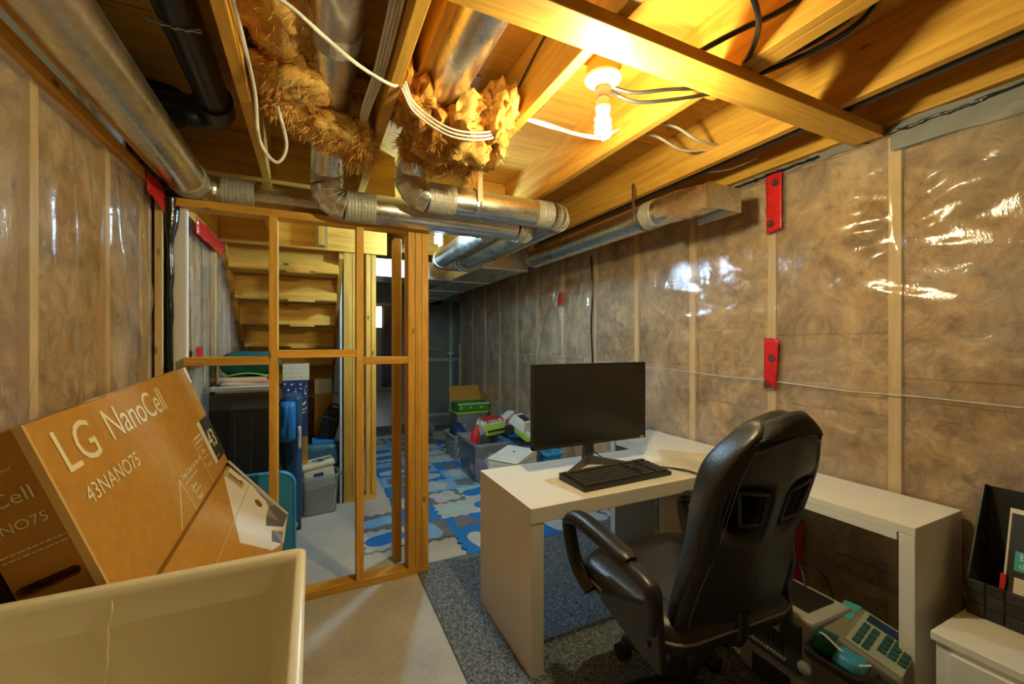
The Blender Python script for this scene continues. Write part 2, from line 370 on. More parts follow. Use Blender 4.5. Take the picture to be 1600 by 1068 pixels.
# near pull marks on the stud at y .855: folds radiate from staples
for fy, fz in ((.86, 1.86), (.86, 1.78), (.86, 1.93), (.84, 1.70)):
    for k in range(3):
        f1.append((fy, fz, PI-.5+rnd.uniform(-.5, .6)+.2, rnd.uniform(.016, .03), rnd.uniform(.3, .55), rnd.uniform(.008, .016)))
        f1.append((fy, fz, rnd.uniform(-.6, .3), rnd.uniform(.016, .03), rnd.uniform(.25, .5), rnd.uniform(.008, .016)))
for k in range(26):
    f1.append((rnd.uniform(.2, 2.7), rnd.uniform(1.2, 2.1), rnd.uniform(-.5, .5)+(PI if k % 2 else 0), rnd.uniform(.012, .03), rnd.uniform(.2, .5), rnd.uniform(.004, .009)))
sheet(wr, XR-.002, -1.2, 2.84, 1.115, 2.15, 1, f1, 1, studs=SY)
sheet(wr, XR+.001, -1.2, 2.84, .02, 1.14, 1, f1[-14:], 4, .03, studs=SY)
f2 = []
for k in range(16):    # drapes running down and left from the top near y 3.0 - 3.6
    f2.append((2.95+rnd.uniform(-.1, .55), 1.95+rnd.uniform(-.5, .1), -PI/2+rnd.uniform(-.1, .55), rnd.uniform(.009, .018), rnd.uniform(.6, 1.2), rnd.uniform(.018, .034)))
for k in range(64):
    f2.append((rnd.uniform(3.4, 6.2), rnd.uniform(.3, 2.0), -PI/2+rnd.uniform(-.45, .45), rnd.uniform(.008, .014), rnd.uniform(.25, .8), rnd.uniform(.012, .024)))
sheet(wr, XR-.006, 2.80, 6.30, .02, 2.14, 1, f2, 9, .026, studs=SY)
obj('sheet_seam', MB().tube([(XR-.012-.002*math.sin(i*1.7), -1.2+i*.2, 1.112+.06*max(0, (i*.2-2.1)/2)+.004*math.sin(i*2.1)) for i in range(21)], .0016, 6), 'white_cable', wr, smooth=80)
obj('sheet_seam', MB().tube([(XR-.014, 2.84+.01*math.sin(i), .03+i*.1) for i in range(21)], .007, 6), 'sealant', wr, smooth=80)
obj('sheet_seam', MB().tube([(XR-.016, 3.0+i*.2, 1.19+.005*math.sin(i*2)) for i in range(17)], .0018, 6), 'white_cable', wr, smooth=80)
# foam gasket and sealant along the top
gk = MB().grid(lambda u, v: (XR-.016-.004*nz(u*9, v*2, 0, 3), -1.2+2.06*u, 2.085+.10*v+.02*nz(u*5, 1, v, 2)-.05*(1-v)*(1-u)), 40, 5)
obj('foam_gasket', gk, 'gasket', wr, smooth=80)
gk = MB().grid(lambda u, v: (XR-.012-.006*abs(nz(u*9, v*2, 0, 3)), .86+.8*u, 2.15+.035*v+.012*nz(u*9, 1, v, 2)), 40, 3)
obj('foam_gasket', gk, 'gasket', wr, smooth=80)
for (y0, y1, zz) in ((-.4, .62, 2.16), (.60, .98, 2.155), (1.12, 1.42, 2.165), (1.40, 1.62, 2.162)):
    n = 26; obj('sealant_bead', MB().tube([(XR-.024, y0+(y1-y0)*i/n, zz+.006*nz(i, y0, 0, .7)) for i in range(n+1)], [.004+.006*abs(nz(i, 3, y0, .8)) for i in range(n+1)], 7), 'sealant', wr, smooth=80)
# printing on the sheet, upside down as it hangs
TM = frame((XR-.0135, .80, .392), (0, 1, 0), (0, 0, -1))
place(obj('lettering', text_mesh('polycorp-super six', .046, .0004), 'print_grey', wr), frame((XR-.0135, .775, .345), (0, 1, 0), (0, 0, -1)))
lg = MB()
for a in range(4):
    t = PI/4+a*PI/2; lg.box(-.012, .012, -.0015, .0015, 0, .0006, Matrix.Translation((.012*math.cos(t+PI/4)*1.2, .012*math.sin(t+PI/4)*1.2, 0)) @ Matrix.Rotation(t+PI/2+PI/4-PI/4, 4, 'Z'))
place(obj('printed_logo', lg, 'print_grey', wr), frame((XR-.0135, 1.105, .365), (0, 1, 0), (0, 0, -1)))
sm = MB()
for k, (a, b) in enumerate(((0, .035), (.042, .07), (.078, .10), (.108, .15), (.155, .19))): sm.box(a, b, -.003, .003, 0, .0005)
place(obj('printed_line', sm, 'print_grey', wr), frame((XR-.0135, .86, .40), (0, 1, 0), (0, 0, -1)))

# ---- left wall
XL = -.64
wl = thing('wall_left', 'insulated stud wall under clear plastic sheeting behind the carton', 'wall', kind='structure')
obj('foundation', B(-.86, -.75, -1.6, 2.42, 0, JT), 'concrete_wall', wl)
LY = [-1.2, -.75, -.30, .15, .60, 1.05, 1.50, 1.93, 2.355]
for y in LY: obj('stud', B(XL-.093, XL-.004, y-.019, y+.019, .038, 2.0), 'pale_stud', wl)
obj('bottom_plate', B(XL-.093, XL-.004, -1.6, 2.38, 0, .038), 'pale_stud', wl); obj('top_plate', B(XL-.10, XL+.02, -1.6, 2.40, 2.0, 2.038), 'lumber_y', wl)
for i, (a, b) in enumerate(zip(LY, LY[1:])): batt(wl, XL-.03, a+.019, b-.019, .04, 2.0, -1, i*2.3+20)
f3 = [(rnd.uniform(.7, 2.2), rnd.uniform(1.2, 2.0), -PI/2+rnd.uniform(-.5, .5), rnd.uniform(.01, .03), rnd.uniform(.3, .8), rnd.uniform(.006, .02)) for k in range(26)]
f3 += [(1.62, 2.0, -PI/2, .035, 1.3, .03), (1.95, 2.0, -PI/2+.03, .03, 1.5, .03), (2.2, 2.0, -PI/2, .02, 1.5, .02)]
f3 += [(.95+rnd.uniform(-.1, .1), 1.5+rnd.uniform(-.15, .2), rnd.uniform(-.3, .3), .012, .3, .014) for k in range(8)]
sheet(wl, XL+.002, -1.2, 2.33, .02, 2.0, -1, f3, 14, .024, studs=LY)
obj('edge_batten', B(-.63, -.605, 2.36, 2.385, 0, 2.0), 'pale_stud', wl)
bl = MB().tube([(-.592+.006*nz(i, 0, 0, .6), 2.415, 1.98-i*.06) for i in range(26)], [.022*(1-i/60)*(.75+.5*abs(nz(i, 5, 0, .9))) + (.02 if i < 3 else 0) for i in range(26)], 9)
obj('sealant_bead', bl, 'sealant', wl, smooth=80)
obj('sealant_bead', MB().tube([(-.66+.02*i, 2.36, 2.03-.003*i) for i in range(9)], [.018]*9, 8), 'sealant', wl, smooth=80)
obj('white_batten', B(-.587, -.527, 2.425, 2.46, 0, 1.985), 'paint_white', wl, bevel=.008)
obj('red_wire', MB().tube(smooth_path([(-.58, -.5, 2.16), (-.59, .6, 2.10), (-.60, 1.4, 2.09), (-.61, 2.3, 2.07)]), .006, 6), 'red_cable', wl)
obj('trim_batten', B(-.60, -.57, -1.6, 2.3, 2.04, 2.075), 'old_lumber_y', wl)
# wall beside the stairs
ws = thing('wall_stair', 'plastic covered wall running down beside the stairs', 'wall', kind='structure')
obj('foundation', B(-.70, -.62, 2.46, 6.1, 0, JT), 'concrete_wall', ws)
for i, (a, b) in enumerate(((2.46, 2.85), (2.87, 3.26), (3.28, 3.8), (3.8, 4.6))): batt(ws, -.56, a, b, .04, 1.90, -1, i+40)
sheet(ws, -.535, 2.46, 4.6, .02, 1.92, -1, [(2.5+.12*k, 1.9, -PI/2+.04*(k % 3-1), .02, 1.6, .018) for k in range(9)], 33, .03)
obj('pale_stud', B(-.545, -.52, 3.02, 3.05, .6, 1.9), 'pale_stud', ws)
obj('rim_board', B(-.56, -.535, 2.46, 3.2, 1.93, 2.19), 'old_lumber_y', ws)
bk = tag(obj('wall_side', B(.33, .345, 3.80, 6.1, 0, 2.2), 'drywall'), 'drywall closing the side of the stairs', 'wall', kind='structure')
wq = obj('wall_rear', B(-.86, 2.34, -1.7, -1.6, 0, JT+.02), 'fibreglass'); tag(wq, 'unseen insulated wall closing the work room, added to bounce the lamp light', 'wall', kind='structure')  # out of view, added so the lamps' light bounces back into the room
# ---- partition
pt = thing('wall_partition', 'open wooden stud partition in front of the stairs', 'wall', kind='structure')
PY0, PY1 = 2.39, 2.479
obj('bottom_plate', B(-.53, .612, PY0, PY1, 0, .038), 'lumber_x', pt, bevel=.003)
obj('top_plate', B(-.62, .612, PY0, PY1, 1.947, 1.985), 'lumber_x', pt, bevel=.003)
for x in (-.193, .215, .491, .530, .569): obj('stud', B(x, x+.038, PY0, PY1, .038, 1.947), 'lumber_z', pt, bevel=.003)
obj('stud', B(.445, .49, PY1+.10, PY1+.19, .0, 1.947), 'lumber_z', pt, bevel=.003)
obj('stud', B(.500, .538, PY1+.03, PY1+.068, .0, 1.947), 'old_lumber_z', pt, bevel=.003)
for x0, x1, z in ((-.535, -.193, 1.212), (-.155, .215, 1.243), (.253, .50, 1.202)): obj('rail', B(x0, x1, PY0, PY1, z, z+.040), 'lumber_x', pt, bevel=.003)
# posts of the far framing
for x0, x1, m in ((.205, .222, 'drywall'), (.235, .30, 'old_lumber_z'), (.302, .345, 'old_lumber_z'), (.41, .447, 'old_lumber_z'), (.452, .49, 'old_lumber_z')):
    obj('stud', B(x0, x1, 3.70, 3.79, 0, 2.2), m, pt, bevel=.003)
obj('bottom_plate', B(.235, .49, 3.695, 3.795, 0, .038), 'old_lumber_x', pt)
# ---- stairs seen from behind
st = thing('staircase', 'wooden staircase seen from behind behind the stud partition', 'stairs', (0, 3.3, 0))
def P0(mb): return MB().add([(x, y-3.3, z) for x, y, z in mb.v], mb.f)
for k in range(11):
    y = 3.30+.25*k; z = 1.99-.178*k; a = -.50; b = .175
    obj('riser', P0(B(a, b, y, y+.019, max(0, z-.165), z)), 'old_lumber_x', st, bevel=.003)
    obj('tread', P0(B(a, b, y+.004, y+.26, z-.172, z-.150)), 'old_lumber_x', st, bevel=.003) if z > .2 else None
def stringer(x0, x1):
    p = [(3.24, 2.19), (3.24, 1.92), (5.95, 0), (6.05, 0), (6.05, .15), (3.4, 2.19)]
    return MB().hexa([Vector((x0, y-3.3, z)) for y, z in p], [Vector((x1, y-3.3, z)) for y, z in p])
obj('stringer', stringer(-.53, -.50), 'old_lumber_y', st); obj('stringer', stringer(.175, .204), 'old_lumber_y', st)
for k in range(4): obj('wedge', P0(B(-.16, .02, 3.268+.25*k, 3.30+.25*k, 1.99-.178*k-.185, 1.99-.178*k-.165)), 'old_lumber_x', st)
# ---- far room
wf = thing('wall_far', 'grey panels in a pale frame at the end of the plastic wall', 'wall', (0, 7.35, 0), kind='structure')
for x0, x1 in ((1.70, 1.76), (1.80, 1.86), (2.24, 2.30), (2.56, 2.62)): obj('frame_post', B(x0, x1, -.03, .03, 0, 2.4), 'pale_frame', wf, bevel=.004)
for z in (0, .98, 2.06): obj('frame_rail', B(1.70, 2.65, -.028, .028, z, z+.06), 'pale_frame', wf, bevel=.004)
for x0, x1 in ((1.86, 2.24), (2.30, 2.56)):
    for z0, z1 in ((.06, .98), (1.04, 2.06)): obj('panel', B(x0, x1, .0, .02, z0, z1), 'grey_board', wf)
obj('upper_panel', B(1.70, 2.65, .0, .02, 2.12, 2.4), 'pale_frame', wf)
wj = obj('wall_jog', B(2.62, 2.70, 6.0, 7.4, 0, JT), 'drywall'); tag(wj, 'pale drywall return past the end of the plastic wall', 'wall', kind='structure')
ep = obj('trim_1', B(XR-.01, 2.22, 6.29, 6.33, 0, 1.30), 'drywall'); tag(ep, 'pale drywall strip ending the plastic covered wall', 'trim', kind='structure')
wb = obj('wall_back', B(-.75, 3.2, 12.0, 12.1, 0, JT), 'drywall'); tag(wb, 'pale painted end wall with curtained window far beyond', 'wall', kind='structure')
wn = thing('window_1', 'small bright basement window beside the grey curtain', 'window', (1.53, 11.97, 1.7), kind='structure')
obj('pane', B(-.20, .20, -.002, .02, .02, .60), 'daylight', wn)
for a, b, c, d in ((-.23, -.20, 0, .63), (.20, .23, 0, .63), (-.23, .23, 0, .03), (-.23, .23, .60, .63), (-.012, .012, 0, .63)): obj('window_frame', B(a, b, -.02, .03, c, d), 'paint_white', wn)
for k in range(7): obj('slat', B(-.19, .19, -.012, -.006, .05+k*.04, .062+k*.04), 'paint_white', wn)
cu = thing('curtain', 'long grey curtain hanging beside the far window', 'curtain', (1.88, 11.9, 0))
obj('cloth', MB().grid(lambda u, v: (-.15+.32*u, .03*math.sin(u*34), .08+2.2*v), 60, 6), 'curtain', cu, smooth=80, solid=.004)
obj('rod', MB().tube([(-.65, 0, 2.30), (.30, 0, 2.30)], .012), 'dark_plastic', cu)
for a, b, n_ in (((3.1, 3.2), (6.0, 12.1), 'east'),):
    o = obj('wall_'+n_, B(a[0], a[1], b[0], b[1], 0, JT), 'drywall'); tag(o, 'pale drywall side wall of the far finished room', 'wall', kind='structure')
o = obj('wall_west', B(-.85, -.75, 6.0, 12.1, 0, JT), 'drywall'); tag(o, 'pale drywall wall at the foot of the stairs', 'wall', kind='structure')
# ================================================================ LAMPS
def cfl(parent, mat, r=.021, turns=3.2, h=.062):
    obj('socket', MB().lathe([(.024, 0), (.026, -.012), (.022, -.03), (.020, -.036)], 20), 'porcelain', parent, smooth=40)
    obj('ballast', MB().lathe([(.016, -.034), (.024, -.045), (.025, -.07), (.021, -.085)], 20), 'porcelain', parent, smooth=40)
    n = int(turns*14); pts = [(0.011, 0, -.083)]+[(r*math.cos(2*PI*i/14), r*math.sin(2*PI*i/14), -.096-h*i/n) for i in range(n+1)]
    pts += [(0.008, 0, -.102-h)]
    obj('tube', MB().tube(pts, .0065, 6), mat, parent, smooth=80)
lp = thing('ceiling_lamp', 'white porcelain lampholder with glowing spiral bulb between the joists', 'lamp', (.856, 1.106, 2.172))
obj('junction_box', MB().lathe([(.052, .014), (.052, .055)], 20), 'cardboard_edge', lp, smooth=40)
obj('mount', B(-.095, .06, -.02, .02, .05, .075), 'lumber_x', lp)
obj('lampholder', MB().lathe([(.056, .016), (.060, .010), (.058, .004), (.035, -.006), (.027, -.022)], 32), 'porcelain', lp, smooth=40)
for a in (.4, .4+PI): obj('screw', MB().lathe([(.004, .002), (.004, -.003)], 8, Matrix.Translation((.045*math.cos(a), .045*math.sin(a), 0))), 'steel', lp)
sub = bpy.data.objects.new('bulb', None); COL.objects.link(sub); sub.parent = lp; sub.location = (0, 0, -.018)
cfl(sub, 'bulb_warm')
lp2 = thing('ceiling_lamp', 'bare bulb on the ceiling beside the duct trunk beyond the partition', 'lamp', (.80, 2.88, 2.165))
obj('mount', B(-.036, .06, -.02, .02, .034, .06), 'lumber_x', lp2)
obj('lampholder', MB().lathe([(.056, .035), (.060, .028), (.058, .02), (.03, .01), (.027, -.005)], 24), 'porcelain', lp2, smooth=40)
sub2 = bpy.data.objects.new('bulb', None); COL.objects.link(sub2); sub2.parent = lp2
cfl(sub2, 'bulb_cool')
# ================================================================ DUCTS AND PIPES
def arc(c0, c1, c2, r, n=4):
    """points rounding the corner c1 between c0 and c2"""
    c0, c1, c2 = Vector(c0), Vector(c1), Vector(c2); a = (c0-c1).normalized(); b = (c2-c1).normalized()
    ang = a.angle(b); d = r/math.tan(ang/2); p, q = c1+a*d, c1+b*d; cen = c1+(a+b).normalized()*(r/math.sin(ang/2))
    e0 = p-cen; e1 = q-cen; th = e0.angle(e1); out = []
    for i in range(n+1):
        t = i/n; out.append(cen+(e0*math.sin((1-t)*th)+e1*math.sin(t*th))/math.sin(th))
    return out
def duct(name, label, pts, r, bend=.11, tapes=(), group='round sheet metal ducts'):
    d = thing(name, label, 'duct', pts[-1], group=group); off = Vector(pts[-1])
    P = [Vector(p)-off for p in pts]; cur = P[0]
    for i in range(1, len(P)):
        if i < len(P)-1:
            A = arc(P[i-1], P[i], P[i+1], bend, 4)
            obj('pipe', MB().tube([cur, A[0]], r, 28), 'galvanised', d, smooth=40)
            obj('elbow', MB().tube(A, r*1.02, 28), 'galvanised', d, smooth=12)
            for p, q in zip(A[:-1], A[1:]):
                dd = (q-p).normalized(); obj('gore_seam', MB().tube([q-dd*.0025, q+dd*.0025], r*1.05, 28), 'duct_tape', d, smooth=40)
            cur = A[-1]
        else:
            obj('pipe', MB().tube([cur, P[i]], r, 28), 'galvanised', d, smooth=40)
            dd = (P[i]-cur).normalized(); sd = Vector((-dd.y, dd.x, 0)) if abs(dd.z) < .9 else Vector((1, 0, 0)); u = dd.cross(sd)
            off2 = (sd*.6-u*.8)*r*1.005; obj('lock_seam', MB().tube([cur+off2, P[i]+off2], .004, 6), 'galvanised', d)
    for (p, q) in tapes:
        p, q = Vector(p)-off, Vector(q)-off; n = 18
        obj('joint_tape', MB().tube([p.lerp(q, i/n) for i in range(n+1)], [r*(1.03+.025*abs(noise.noise(Vector((i*1.7, p.x*9, p.y*9))))+.012*(i % 2)) for i in range(n+1)], 28), 'duct_tape', d, smooth=10)
    return d
R = .0755
da = duct('round_duct', 'round duct running along the left wall then across above the partition',
     [(-.51, -1.3, 2.064), (-.51, 2.5, 2.064), (1.045, 2.5, 2.064), (1.045, 3.78, 2.064), (1.34, 3.78, 2.064)], R, .11,
     [((-.40, 2.5, 2.064), (-.26, 2.5, 2.064)), ((-.51, 2.30, 2.064), (-.51, 2.39, 2.064))])
obj('lap_sleeve', MB().tube([Vector((-.26, 2.5, 2.064))-da.location, Vector((-.10, 2.5, 2.064))-da.location], R*1.02, 28), 'galvanised', da, smooth=40)
db = duct('round_duct', 'round duct dropping between two joists with an elbow of its own and loose insulation above',
     [(.067, -1.3, 2.30), (.067, 2.16, 2.30), (.067, 2.315, 2.17), (.067, 2.32, 2.025), (1.205, 2.32, 2.025), (1.205, 3.56, 2.025), (1.34, 3.56, 2.04)], R, .085,
     [((.16, 2.32, 2.025), (.30, 2.32, 2.025)), ((.067, 1.37, 2.30), (.067, 1.45, 2.30))])
dc = duct('round_duct', 'round duct with a strap hanger turning right below the brightest insulation tuft',
     [(.457, -1.3, 2.30), (.457, 2.0, 2.30), (.45, 2.15, 2.18), (.45, 2.15, 2.073), (1.36, 2.15, 2.073), (1.36, 3.40, 2.073)], R, .085,
     [((.54, 2.15, 2.073), (.68, 2.15, 2.073)), ((1.17, 2.15, 2.073), (1.27, 2.15, 2.073))])
lb = dc.location
obj('label', B(.375-lb.x, .395-lb.x, 2.075-lb.y, 2.078-lb.y, 2.13-lb.z, 2.16-lb.z), 'print_cream', dc)
obj('strap_hanger', MB().tube([Vector((.80, 2.15+.081*math.sin(t), 2.073+.081*math.cos(t)))-lb for t in [-2.6+.2*k for k in range(27)]], .013, 4, True, .18), 'steel', dc)
obj('strap_hanger', MB().box(.786-lb.x, .812-lb.x, 2.06-lb.y, 2.064-lb.y, 2.06-lb.z, 2.215-lb.z), 'steel', dc)
for dd_, p in ((da, ((1.045, 3.64, 2.064), (1.045, 3.68, 2.064))), (db, ((1.205, 3.44, 2.025), (1.205, 3.48, 2.025))), (dc, ((1.36, 3.34, 2.073), (1.36, 3.385, 2.073)))):
    l = dd_.location; obj('collar', MB().tube([Vector(p[0])-l, Vector(p[1])-l], R*1.06, 28), 'galvanised', dd_, smooth=40)
dd = duct('round_duct', 'round duct running beside the plastic covered wall to a flared boot',
     [(1.745, 3.28, 2.19), (1.745, 3.25, 2.045), (1.745, 1.72, 2.045)], R, .085, [((1.745, 1.76, 2.045), (1.745, 1.84, 2.045))])
l = dd.location
k = 28; c0 = [Vector((1.745+R*math.cos(2*PI*i/k), 1.72, 2.045+R*math.sin(2*PI*i/k)))-l for i in range(k)]
def sq(i, hx, z0, z1, y):
    t = 2*PI*i/k; c, s = math.cos(t), math.sin(t); m = max(abs(c), abs(s)); return Vector((1.745+.03+hx*c/m, y, (z0+z1)/2+(z1-z0)/2*s/m))-l
c1 = [sq(i, .078, 1.985, 2.115, 1.62) for i in range(k)]; c2 = [sq(i, .115, 1.995, 2.07, 1.37) for i in range(k)]
obj('boot', MB().loft([c0, c1, c2], (False, True)), 'galvanised', dd, smooth=30)
bx0, bx1 = 1.745+.03-.115-l.x, 1.745+.03+.115-l.x
obj('boot_lip', MB().hexa([Vector((bx0, 1.37-l.y, 1.955-l.z)), Vector((bx1, 1.37-l.y, 1.955-l.z)), Vector((bx1, 1.365-l.y, 1.955-l.z)), Vector((bx0, 1.365-l.y, 1.955-l.z))],
    [Vector((bx0, 1.37-l.y, 2.07-l.z)), Vector((bx1, 1.37-l.y, 2.07-l.z)), Vector((bx1, 1.365-l.y, 2.07-l.z)), Vector((bx0, 1.365-l.y, 2.07-l.z))]), 'galvanised', dd)
for xx in (bx0, bx1-.004): obj('boot_side', MB().hexa([Vector((xx, 1.62-l.y, 1.955-l.z)), Vector((xx+.004, 1.62-l.y, 1.955-l.z)), Vector((xx+.004, 1.368-l.y, 1.955-l.z)), Vector((xx, 1.368-l.y, 1.955-l.z))],
    [Vector((xx, 1.62-l.y, 2.03-l.z)), Vector((xx+.004, 1.62-l.y, 2.03-l.z)), Vector((xx+.004, 1.368-l.y, 2.07-l.z)), Vector((xx, 1.368-l.y, 2.07-l.z))]), 'galvanised', dd)
obj('strap_hanger', MB().tube([Vector((1.745+.08*math.cos(t), 1.87, 2.045+.08*math.sin(t)))-l for t in [-3.2+.2*k_ for k_ in range(17)]], .010, 4, True, .2), 'steel', dd)
obj('strap_hanger', MB().box(1.66-l.x, 1.664-l.x, 1.86-l.y, 1.88-l.y, 2.045-l.z, 2.23-l.z), 'steel', dd)
tk = thing('duct_trunk', 'large rectangular sheet metal trunk duct under the joists beyond the round ducts', 'duct', (1.33, 3.40, 1.975))
obj('trunk', B(0, .46, 0, 3.6, 0, .205), 'galvanised', tk, bevel=.004)
for k in range(4): obj('drive_cleat', MB().box(-.008, .468, .02+k*.9, .05+k*.9, -.008, .212), 'galvanised', tk)
obj('branch', B(-.80, 0, .85, 1.25, -.01, .17), 'galvanised', tk, bevel=.004)
for k in range(3): obj('cross_break', B(-.75+k*.25, -.74+k*.25, .842, .85, 0, .16), 'steel', tk)
# black drain pipe
ab = thing('drain_pipe', 'black plastic drain pipe hung below the subfloor with an elbow', 'pipe', (-.35, 2.11, 2.275))
def V(*p): return Vector(p)-ab.location
obj('pipe', MB().tube([V(-.35, -1.3, 2.30), V(-.35, 2.03, 2.275)], .056, 24), 'abs_black', ab, smooth=40)
obj('elbow', MB().tube([V(-.35, 1.99, 2.275)]+[V(-.35-.07*(1-math.cos(t)), 2.06+.07*math.sin(t), 2.275) for t in [i*PI/14 for i in range(8)]]+[V(-.46, 2.13, 2.275)], .064, 24), 'abs_black', ab, smooth=40)
obj('pipe', MB().tube([V(-.44, 2.13, 2.275), V(-.70, 2.16, 2.285)], .056, 24), 'abs_black', ab, smooth=40)
obj('collar_ring', MB().tube([V(-.35, 1.985, 2.275), V(-.35, 2.0, 2.275)], .067, 24), 'abs_black', ab, smooth=40)
obj('floor_flange', MB().lathe([(.085, 0), (.085, .05), (.10, .055), (.10, .12)], 28, Matrix.Translation(V(-.60, 2.34, 2.31))), 'abs_black', ab, smooth=40)
for j in range(9): obj('chain_link', MB().tube([V(-.412+.014*j+.009*math.cos(t), 1.50+.006*math.sin(t)*(j % 2), 2.232-.006*math.sin(j*PI/8)+.005*math.sin(t)) for t in [i*PI/4 for i in range(9)]], .0025, 5), 'steel', ab)
bk_ = tag(obj('metal_bracket', MB().box(-.66, -.60, 2.08, 2.11, JT-.006, JT).box(-.66, -.655, 2.08, 2.11, JT-.09, JT), 'steel'), 'small bent metal bracket on the subfloor beside the drain pipe', 'bracket')
bp_ = tag(obj('water_pipe', MB().tube([(1.83, -1.4, 2.213), (1.83, 7.0, 2.213)], .021, 14), 'abs_black', smooth=60), 'straight black pipe along the joist nearest the plastic wall', 'pipe')
tag(obj('gas_pipe', MB().tube(smooth_path([(1.94, 4.0, 2.23), (1.94, 5.0, 2.215), (1.94, 6.2, 2.20), (1.80, 6.35, 2.195)]), .022, 10), 'abs_black', smooth=60), 'dark pipe along the top of the far plastic sheeting', 'pipe')
# ================================================================ LOOSE INSULATION
def tuft(name, label, lumps, strands, seed):
    mb = MB(); rg = random.Random(seed)
    for (x, y, z, rx, ry, rz) in lumps:
        bm = bmesh.new(); bmesh.ops.create_icosphere(bm, subdivisions=4, radius=1)
        vs = []
        for v in bm.verts:
            p = v.co; q = Vector((p.x*1.7+seed+x*20, p.y*1.7+y*20, p.z*1.7+z*20))
            qs = Vector((q.x*1.0, q.y*2.6, q.z*2.6)); d = 1+.36*noise.noise(q)+.30*(1-2*abs(noise.noise(qs*1.6)))*.6+.22*(1-2*abs(noise.noise(qs*3.7)))*.7+.15*noise.noise(qs*8)+.10*noise.noise(qs*16)
            vs.append((x+p.x*rx*d, y+p.y*ry*d, z+p.z*rz*d))
        mb.add(vs, [[v.index for v in f.verts] for f in bm.faces]); bm.free()
    o = obj(name, mb, 'fibreglass_loose', smooth=70); tag(o, label, 'insulation')
    fb = MB()
    for k in range(strands):
        x, y, z, rx, ry, rz = rg.choice(lumps); th = rg.uniform(0, 2*PI); ph = rg.uniform(-1.2, .8)
        n = Vector((math.cos(th)*math.cos(ph), math.sin(th)*math.cos(ph), math.sin(ph)))
        p = Vector((x+n.x*rx*.95, y+n.y*ry*.95, z+n.z*rz*.95)); d = (n+Vector((rg.uniform(-1, 1), rg.uniform(-1, 1), rg.uniform(-1.3, .3)))*.8).normalized(); L = rg.uniform(.015, .055)
        pts = [p, p+d*L*.5+Vector((0, 0, -.003)), p+d*L+Vector((rg.uniform(-.01, .01), rg.uniform(-.01, .01), -.008))]
        fb.tube(pts, [.0024, .0018, .0005], 3, False)
    obj('loose_fibre', fb, 'fibreglass_loose', o, kind='stuff'); return o
tuft('insulation_tuft', 'orange fibreglass insulation tuft draped around the duct beside the black drain pipe',
     [(-.09, 1.20, 2.37, .10, .20, .06), (-.06, 1.45, 2.33, .12, .20, .07), (-.06, 1.68, 2.26, .11, .14, .06), (.02, 1.86, 2.21, .11, .10, .055), (.10, 1.90, 2.19, .11, .09, .055),
      (.19, 1.90, 2.18, .055, .09, .06), (-.10, 1.78, 2.22, .05, .05, .045), (.17, 1.97, 2.165, .05, .05, .05), (.06, 1.80, 2.385, .16, .06, .05)], 2600, 3)
tuft('insulation_tuft', 'bright yellow fibreglass insulation tuft stuffed between joists left of the spiral bulb',
     [(.36, 1.62, 2.24, .07, .10, .08), (.46, 1.68, 2.185, .10, .12, .095), (.57, 1.63, 2.19, .10, .14, .105), (.66, 1.60, 2.21, .065, .15, .12), (.62, 1.80, 2.16, .07, .09, .06),
      (.50, 1.84, 2.155, .07, .07, .05), (.40, 1.80, 2.16, .06, .07, .05), (.31, 1.66, 2.31, .035, .14, .09), (.66, 1.85, 2.14, .03, .05, .04)], 2600, 8)
# ================================================================ DESK AND WHAT STANDS ON IT
dk = thing('corner_desk', 'white laminate corner desk with a long wall shelf and a pulled out panel', 'desk', (1.4, 1.4, 0))
def D(x0, x1, y0, y1, z0, z1): return B(x0-1.4, x1-1.4, y0-1.4, y1-1.4, z0, z1)
ZA, ZB = .674, .73
obj('pull_out_top', D(.77, 2.06, 1.44, 1.99, ZA-.062, ZA), 'white_laminate', dk, bevel=.002)
obj('side_panel', D(.77, .828, 1.442, 1.988, .0095, ZA-.0625), 'white_laminate', dk, bevel=.002)
obj('support_panel', D(1.52, 1.72, 1.50, 1.53, .0095, ZA-.0625), 'white_laminate', dk, bevel=.002)
obj('wall_top', D(1.735, 2.075, .652, 2.165, ZB-.03, ZB), 'white_laminate', dk, bevel=.002)
obj('wall_top_rail', D(1.735, 1.760, .70, 2.11, ZB-.056, ZB-.0302), 'white_laminate', dk, bevel=.001)
obj('side_panel', D(1.735, 2.075, .653, .695, .0095, ZB-.0305), 'white_laminate', dk, bevel=.002)
obj('side_panel', D(1.735, 2.075, 2.12, 2.164, .0095, ZB-.0305), 'white_laminate', dk, bevel=.002)
for z in (.36, .49): obj('screw_cap', MB().lathe([(.004, 0), (.004, .001)], 8, frame((.77-1.4-.001, 1.95-1.4, z), (0, 1, 0), (0, 0, 1))), 'steel', dk)

